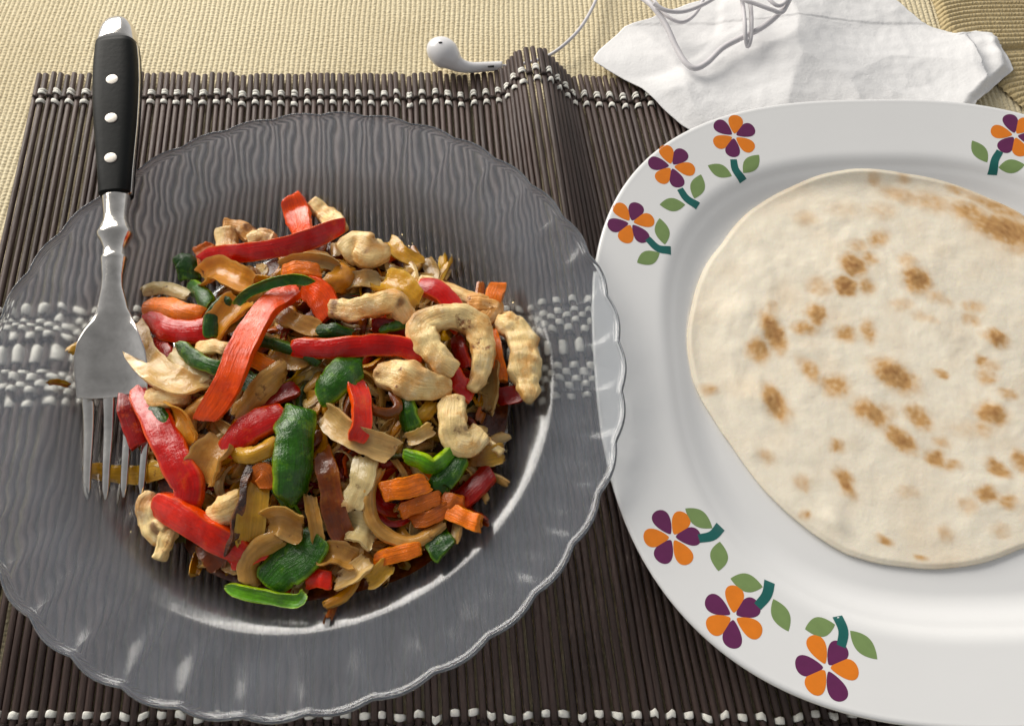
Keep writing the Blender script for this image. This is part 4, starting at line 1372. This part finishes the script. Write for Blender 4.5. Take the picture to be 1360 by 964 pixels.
food(CH, 'white chicken end beside the black charred sliver', [(280, 682, 6), (304, 676, 8), (328, 660, 7)], 36, 8, 'chicken', brown=.12, tips=(.6, .8))
food(CH, 'browned chicken end by the fork tips', [(206, 656, 3), (198, 674, 5), (206, 700, 4), (222, 712, 3)], 34, 9, 'chicken', brown=.7)
food(CH, 'narrow white chicken finger resting on the glass near the fork', [(228, 703, 3), (220, 722, 4), (210, 744, 2.5)], 20, 6, 'chicken', brown=.08)
food(CH, 'flat cream chicken piece under the golden onion arc', [(192, 524, 6), (218, 530, 8), (252, 528, 7)], 22, 6, 'chicken', brown=.15)
food(CH, 'feathery white chicken shred under the bright upright strip', [(262, 464, 9), (286, 462, 11), (314, 468, 9)], 20, 5, 'chicken', brown=.1)
food(CH, 'long thin chicken strip behind the arched red strip', [(556, 374, 4), (590, 384, 5), (622, 398, 5), (644, 410, 4)], 22, 7, 'chicken', brown=.3)
food(CH, 'browned chicken nub beside the raised orange carrot', [(622, 404, 6), (640, 404, 9), (654, 410, 8), (640, 426, 6)], 28, 8, 'orange_chicken', brown=.9, lump=.0009)
food(ON, 'orange stained onion chunk behind the dark green upright strip', [(272, 372, 6), (292, 362, 9), (314, 372, 9), (334, 382, 7)], 34, 7, 'amber_onion', arch=2.2, brown=.4)
food(ON, 'pinkish amber onion petal between the green strips', [(286, 450, 6), (298, 430, 9), (312, 414, 9), (322, 402, 8)], 38, 6, 'amber_onion', arch=2.4, brown=.2)
food(ON, 'orange stained onion petal behind the arched chicken piece', [(440, 388, 6), (452, 372, 8), (468, 356, 6)], 34, 6, 'amber_onion', arch=2.4, brown=.5)
food(ON, 'pink tinged onion petal beside the slim dark green strip', [(230, 546, 5), (244, 562, 7), (252, 592, 5)], 38, 6, 'amber_onion', arch=2.2, brown=.3)
# --- carrot
food(CA, 'thick orange carrot baton on top of the carrot bunch', [(508, 652, 7), (535, 648, 9), (568, 642, 7)], 27, 7, 'carrot', tips=(.9, .8))
food(CA, 'brownish carrot baton under the thick orange one', [(532, 680, 6), (556, 670, 7.5), (584, 662, 6)], 20, 6, 'brown_carrot', tips=(.8, .7))
food(CA, 'lowest brownish carrot baton inside the onion ring', [(548, 694, 4.5), (570, 688, 6), (598, 670, 5)], 19, 6, 'brown_carrot', tips=(.8, .7))
food(CA, 'orange carrot stick end lying on the glass beside the bunch', [(596, 678, 4), (615, 686, 5), (638, 696, 3.5)], 22, 7, 'carrot', tips=(.9, .9))
food(CA, 'orange carrot strip at the front beneath the onion ring', [(498, 744, 3), (524, 736, 4.5), (560, 728, 3.5)], 20, 6, 'carrot', brown=.5)
food(CA, 'upright orange carrot strip between the loop and the knobbly chicken', [(652, 440, 4), (659, 470, 5), (666, 506, 3.5)], 17, 5, 'carrot', brown=.4)
food(CA, 'short raised orange carrot nub behind the knobbly chicken', [(652, 412, 7), (656, 396, 9), (660, 380, 8)], 22, 7, 'carrot')
food(CA, 'orange carrot wedge under the grey shiny onion', [(378, 362, 9), (400, 357, 11), (426, 362, 9)], 18, 6, 'carrot')
food(CA, 'glazed orange carrot slab over the crumpled red piece', [(196, 408, 8), (222, 408, 11), (246, 416, 11), (270, 420, 8)], 26, 6, 'carrot', arch=2)
food(CA, 'orange carrot baton crossing behind the bright upright strip', [(322, 468, 8), (344, 480, 9), (366, 492, 7)], 20, 6, 'carrot', brown=.4)
food(CA, 'brown glazed carrot piece left of the large blistered green piece', [(338, 640, 6), (352, 628, 9), (362, 650, 8)], 28, 6, 'brown_carrot', brown=.5)
food(CA, 'orange carrot chip tucked beside the tan chicken chunk', [(268, 326, 4), (276, 340, 6), (284, 362, 5)], 26, 5, 'brown_carrot')
food(CA, 'carrot end half hidden by the shiny green fold', [(588, 664, 5), (602, 666, 6.5), (616, 672, 5)], 20, 6, 'brown_carrot', tips=(.8, .8))


# --- sauced mass in between
def stir_bed():
    V, F, Cc, Fb = [], [], [], []
    def add(v, f, c, fb):
        o = len(V)
        V.extend(v); F.extend([tuple(o + i for i in q) for q in f]); Cc.extend(c); Fb.extend(fb)
    # lumpy core
    nr, n = 30, 90
    v, c = [], []
    for i in range(nr + 1):
        s = i / nr
        for k in range(n):
            a = 2 * math.pi * k / n
            rr = s * (0.86 + 0.06 * N3(math.cos(a) * 2, math.sin(a) * 2, 4))
            x, y = BC.x + BRX * rr * math.cos(a), BC.y + BRY * rr * math.sin(a)
            z = bed(x, y) - 0.0035 * (1 - s) - 0.0022 * s + 0.0030 * N3(x * 130, y * 130, 0) * (1 - s * s) + 0.0012 * N3(x * 300, y * 300, 0)
            z = max(z, g_top(math.hypot(x - GC.x, y - GC.y)) + (0.0003 if s < .97 else 0.0001))
            v.append((x, y, z))
            t = 0.5 + N3(x * 110, y * 110, 9)
            c.append(np.array((.085, .016, .005)) * (0.7 + 0.8 * max(0, t)))
    f = [(i * n + k, (i + 1) * n + k, (i + 1) * n + (k + 1) % n, i * n + (k + 1) % n) for i in range(nr) for k in range(n)]
    add(v, f, c, [(q[0] * 300, q[1] * 300, q[2] * 300) for q in v])
    rn = random.Random(21)
    pals = ['onion', 'brown_onion', 'pale_onion', 'red', 'amber_onion', 'onion', 'dark_onion', 'brown_onion', 'pale_onion', 'dark_red', 'yellow_onion', 'onion', 'carrot', 'dark_green', 'onion', 'amber_onion', 'brown_onion', 'grey_onion']
    for k in range(420):
        a, rr = rn.uniform(0, 2 * math.pi), math.sqrt(rn.random()) * 0.78
        x, y = BC.x + BRX * rr * math.cos(a), BC.y + BRY * rr * math.sin(a)
        d = rn.uniform(0, 2 * math.pi); L = rn.uniform(.007, .017); cv = rn.uniform(-1.3, 1.3)
        def lf(t, _b, lift):
            X, Y = x + math.cos(d + cv * t) * L * t, y + math.sin(d + cv * t) * L * t
            return Vector((X, Y, max(bed(X, Y), g_top(math.hypot(X - GC.x, Y - GC.y)) + 0.0012) + lift * 0.001))
        lifts = [rn.uniform(-2.5, 1.8) for _ in range(3)]
        v, f, c, fb = piece_geo([(-1, 0, lifts[0]), (-.5, 0, lifts[1]), (0, 0, lifts[1] + 1.2), (.5, 0, lifts[1] + .3), (1, 0, lifts[2])], rn.uniform(7, 19), rn.uniform(1.8, 3), rn.choice(pals), 'bed', roll=rn.uniform(-65, 65), arch=rn.uniform(-2, 3), seed=200 + k, brown=.5, lay_fn=lf, nn=15)
        add(v, f, c, fb)
    return build('stir_fry_base', V, F, M['bed'], cols=Cc, origin=(BC.x, BC.y, GF), sharp=48, fib=Fb)


tag(stir_bed(), 'mass of small brown sauced vegetable scraps filling the heap between the larger pieces', 'stir fry', kind='stuff')


# --- thin oil and drops on the floor of the glass plate
def oil():
    V, F = [], []
    n = 120
    for i, sc in enumerate((0.0, 0.5, 0.9, 0.97, 1.0)):
        for k in range(n):
            a = 2 * math.pi * k / n
            rr = sc * (0.82 + 0.10 * N3(math.cos(a) * 1.7, math.sin(a) * 1.7, 4) + 0.06 * N3(math.cos(a) * 6, math.sin(a) * 6, 2))
            x, y = BC.x + BRX * rr * math.cos(a), BC.y + BRY * rr * math.sin(a)
            z = g_top(math.hypot(x - GC.x, y - GC.y)) + 0.00012
            V.append((x, y, z + (0.00045 if sc < .95 else 0.0003 if sc < .99 else 0.0)))
    F += [(i * n + k, (i + 1) * n + k, (i + 1) * n + (k + 1) % n, i * n + (k + 1) % n) for i in range(4) for k in range(n)]
    o0 = len(V)
    for k in range(n):
        x, y, z = V[4 * n + k]
        V.append((BC.x + (x - BC.x) * .3, BC.y + (y - BC.y) * .3, GF + 0.0001))
    F += [(4 * n + k, o0 + k, o0 + (k + 1) % n, 4 * n + (k + 1) % n) for k in range(n)]
    F.append(tuple(o0 + k for k in reversed(range(n))))
    rn = random.Random(4)
    for q in range(34):
        a, rr = rn.uniform(0, 2 * math.pi), rn.uniform(0.88, 1.02)
        x, y = BC.x + BRX * rr * math.cos(a), BC.y + BRY * rr * math.sin(a)
        rad = rn.choice((.0003, .0004, .0006, .0008)) * rn.uniform(.7, 1.2)
        z = g_top(math.hypot(x - GC.x, y - GC.y)) + 0.00008
        o1 = len(V); m = 12
        for (f, h) in ((1.0, 0), (0.85, .3), (0.5, .48), (0.05, .55)):
            for j in range(m):
                t = 2 * math.pi * j / m
                V.append((x + rad * f * math.cos(t) * 1.2, y + rad * f * math.sin(t), z + rad * h * 0.8))
        F += ring_faces(4, m, True, o1)
    return build('cooking_oil', V, F, M['oil'], origin=(BC.x, BC.y, GF))


m_, nt_, bs_, nd_, lk_ = new_mat('amber_oil')
bs_.inputs['Base Color'].default_value = (0.93, 0.74, 0.40, 1)
bs_.inputs['Transmission Weight'].default_value = 1.0
bs_.inputs['IOR'].default_value = 1.46
bs_.inputs['Roughness'].default_value = 0.03
M['oil'] = m_
tag(oil(), 'thin amber film and drops of cooking oil on the glass around the stir fry', 'oil', kind='stuff')
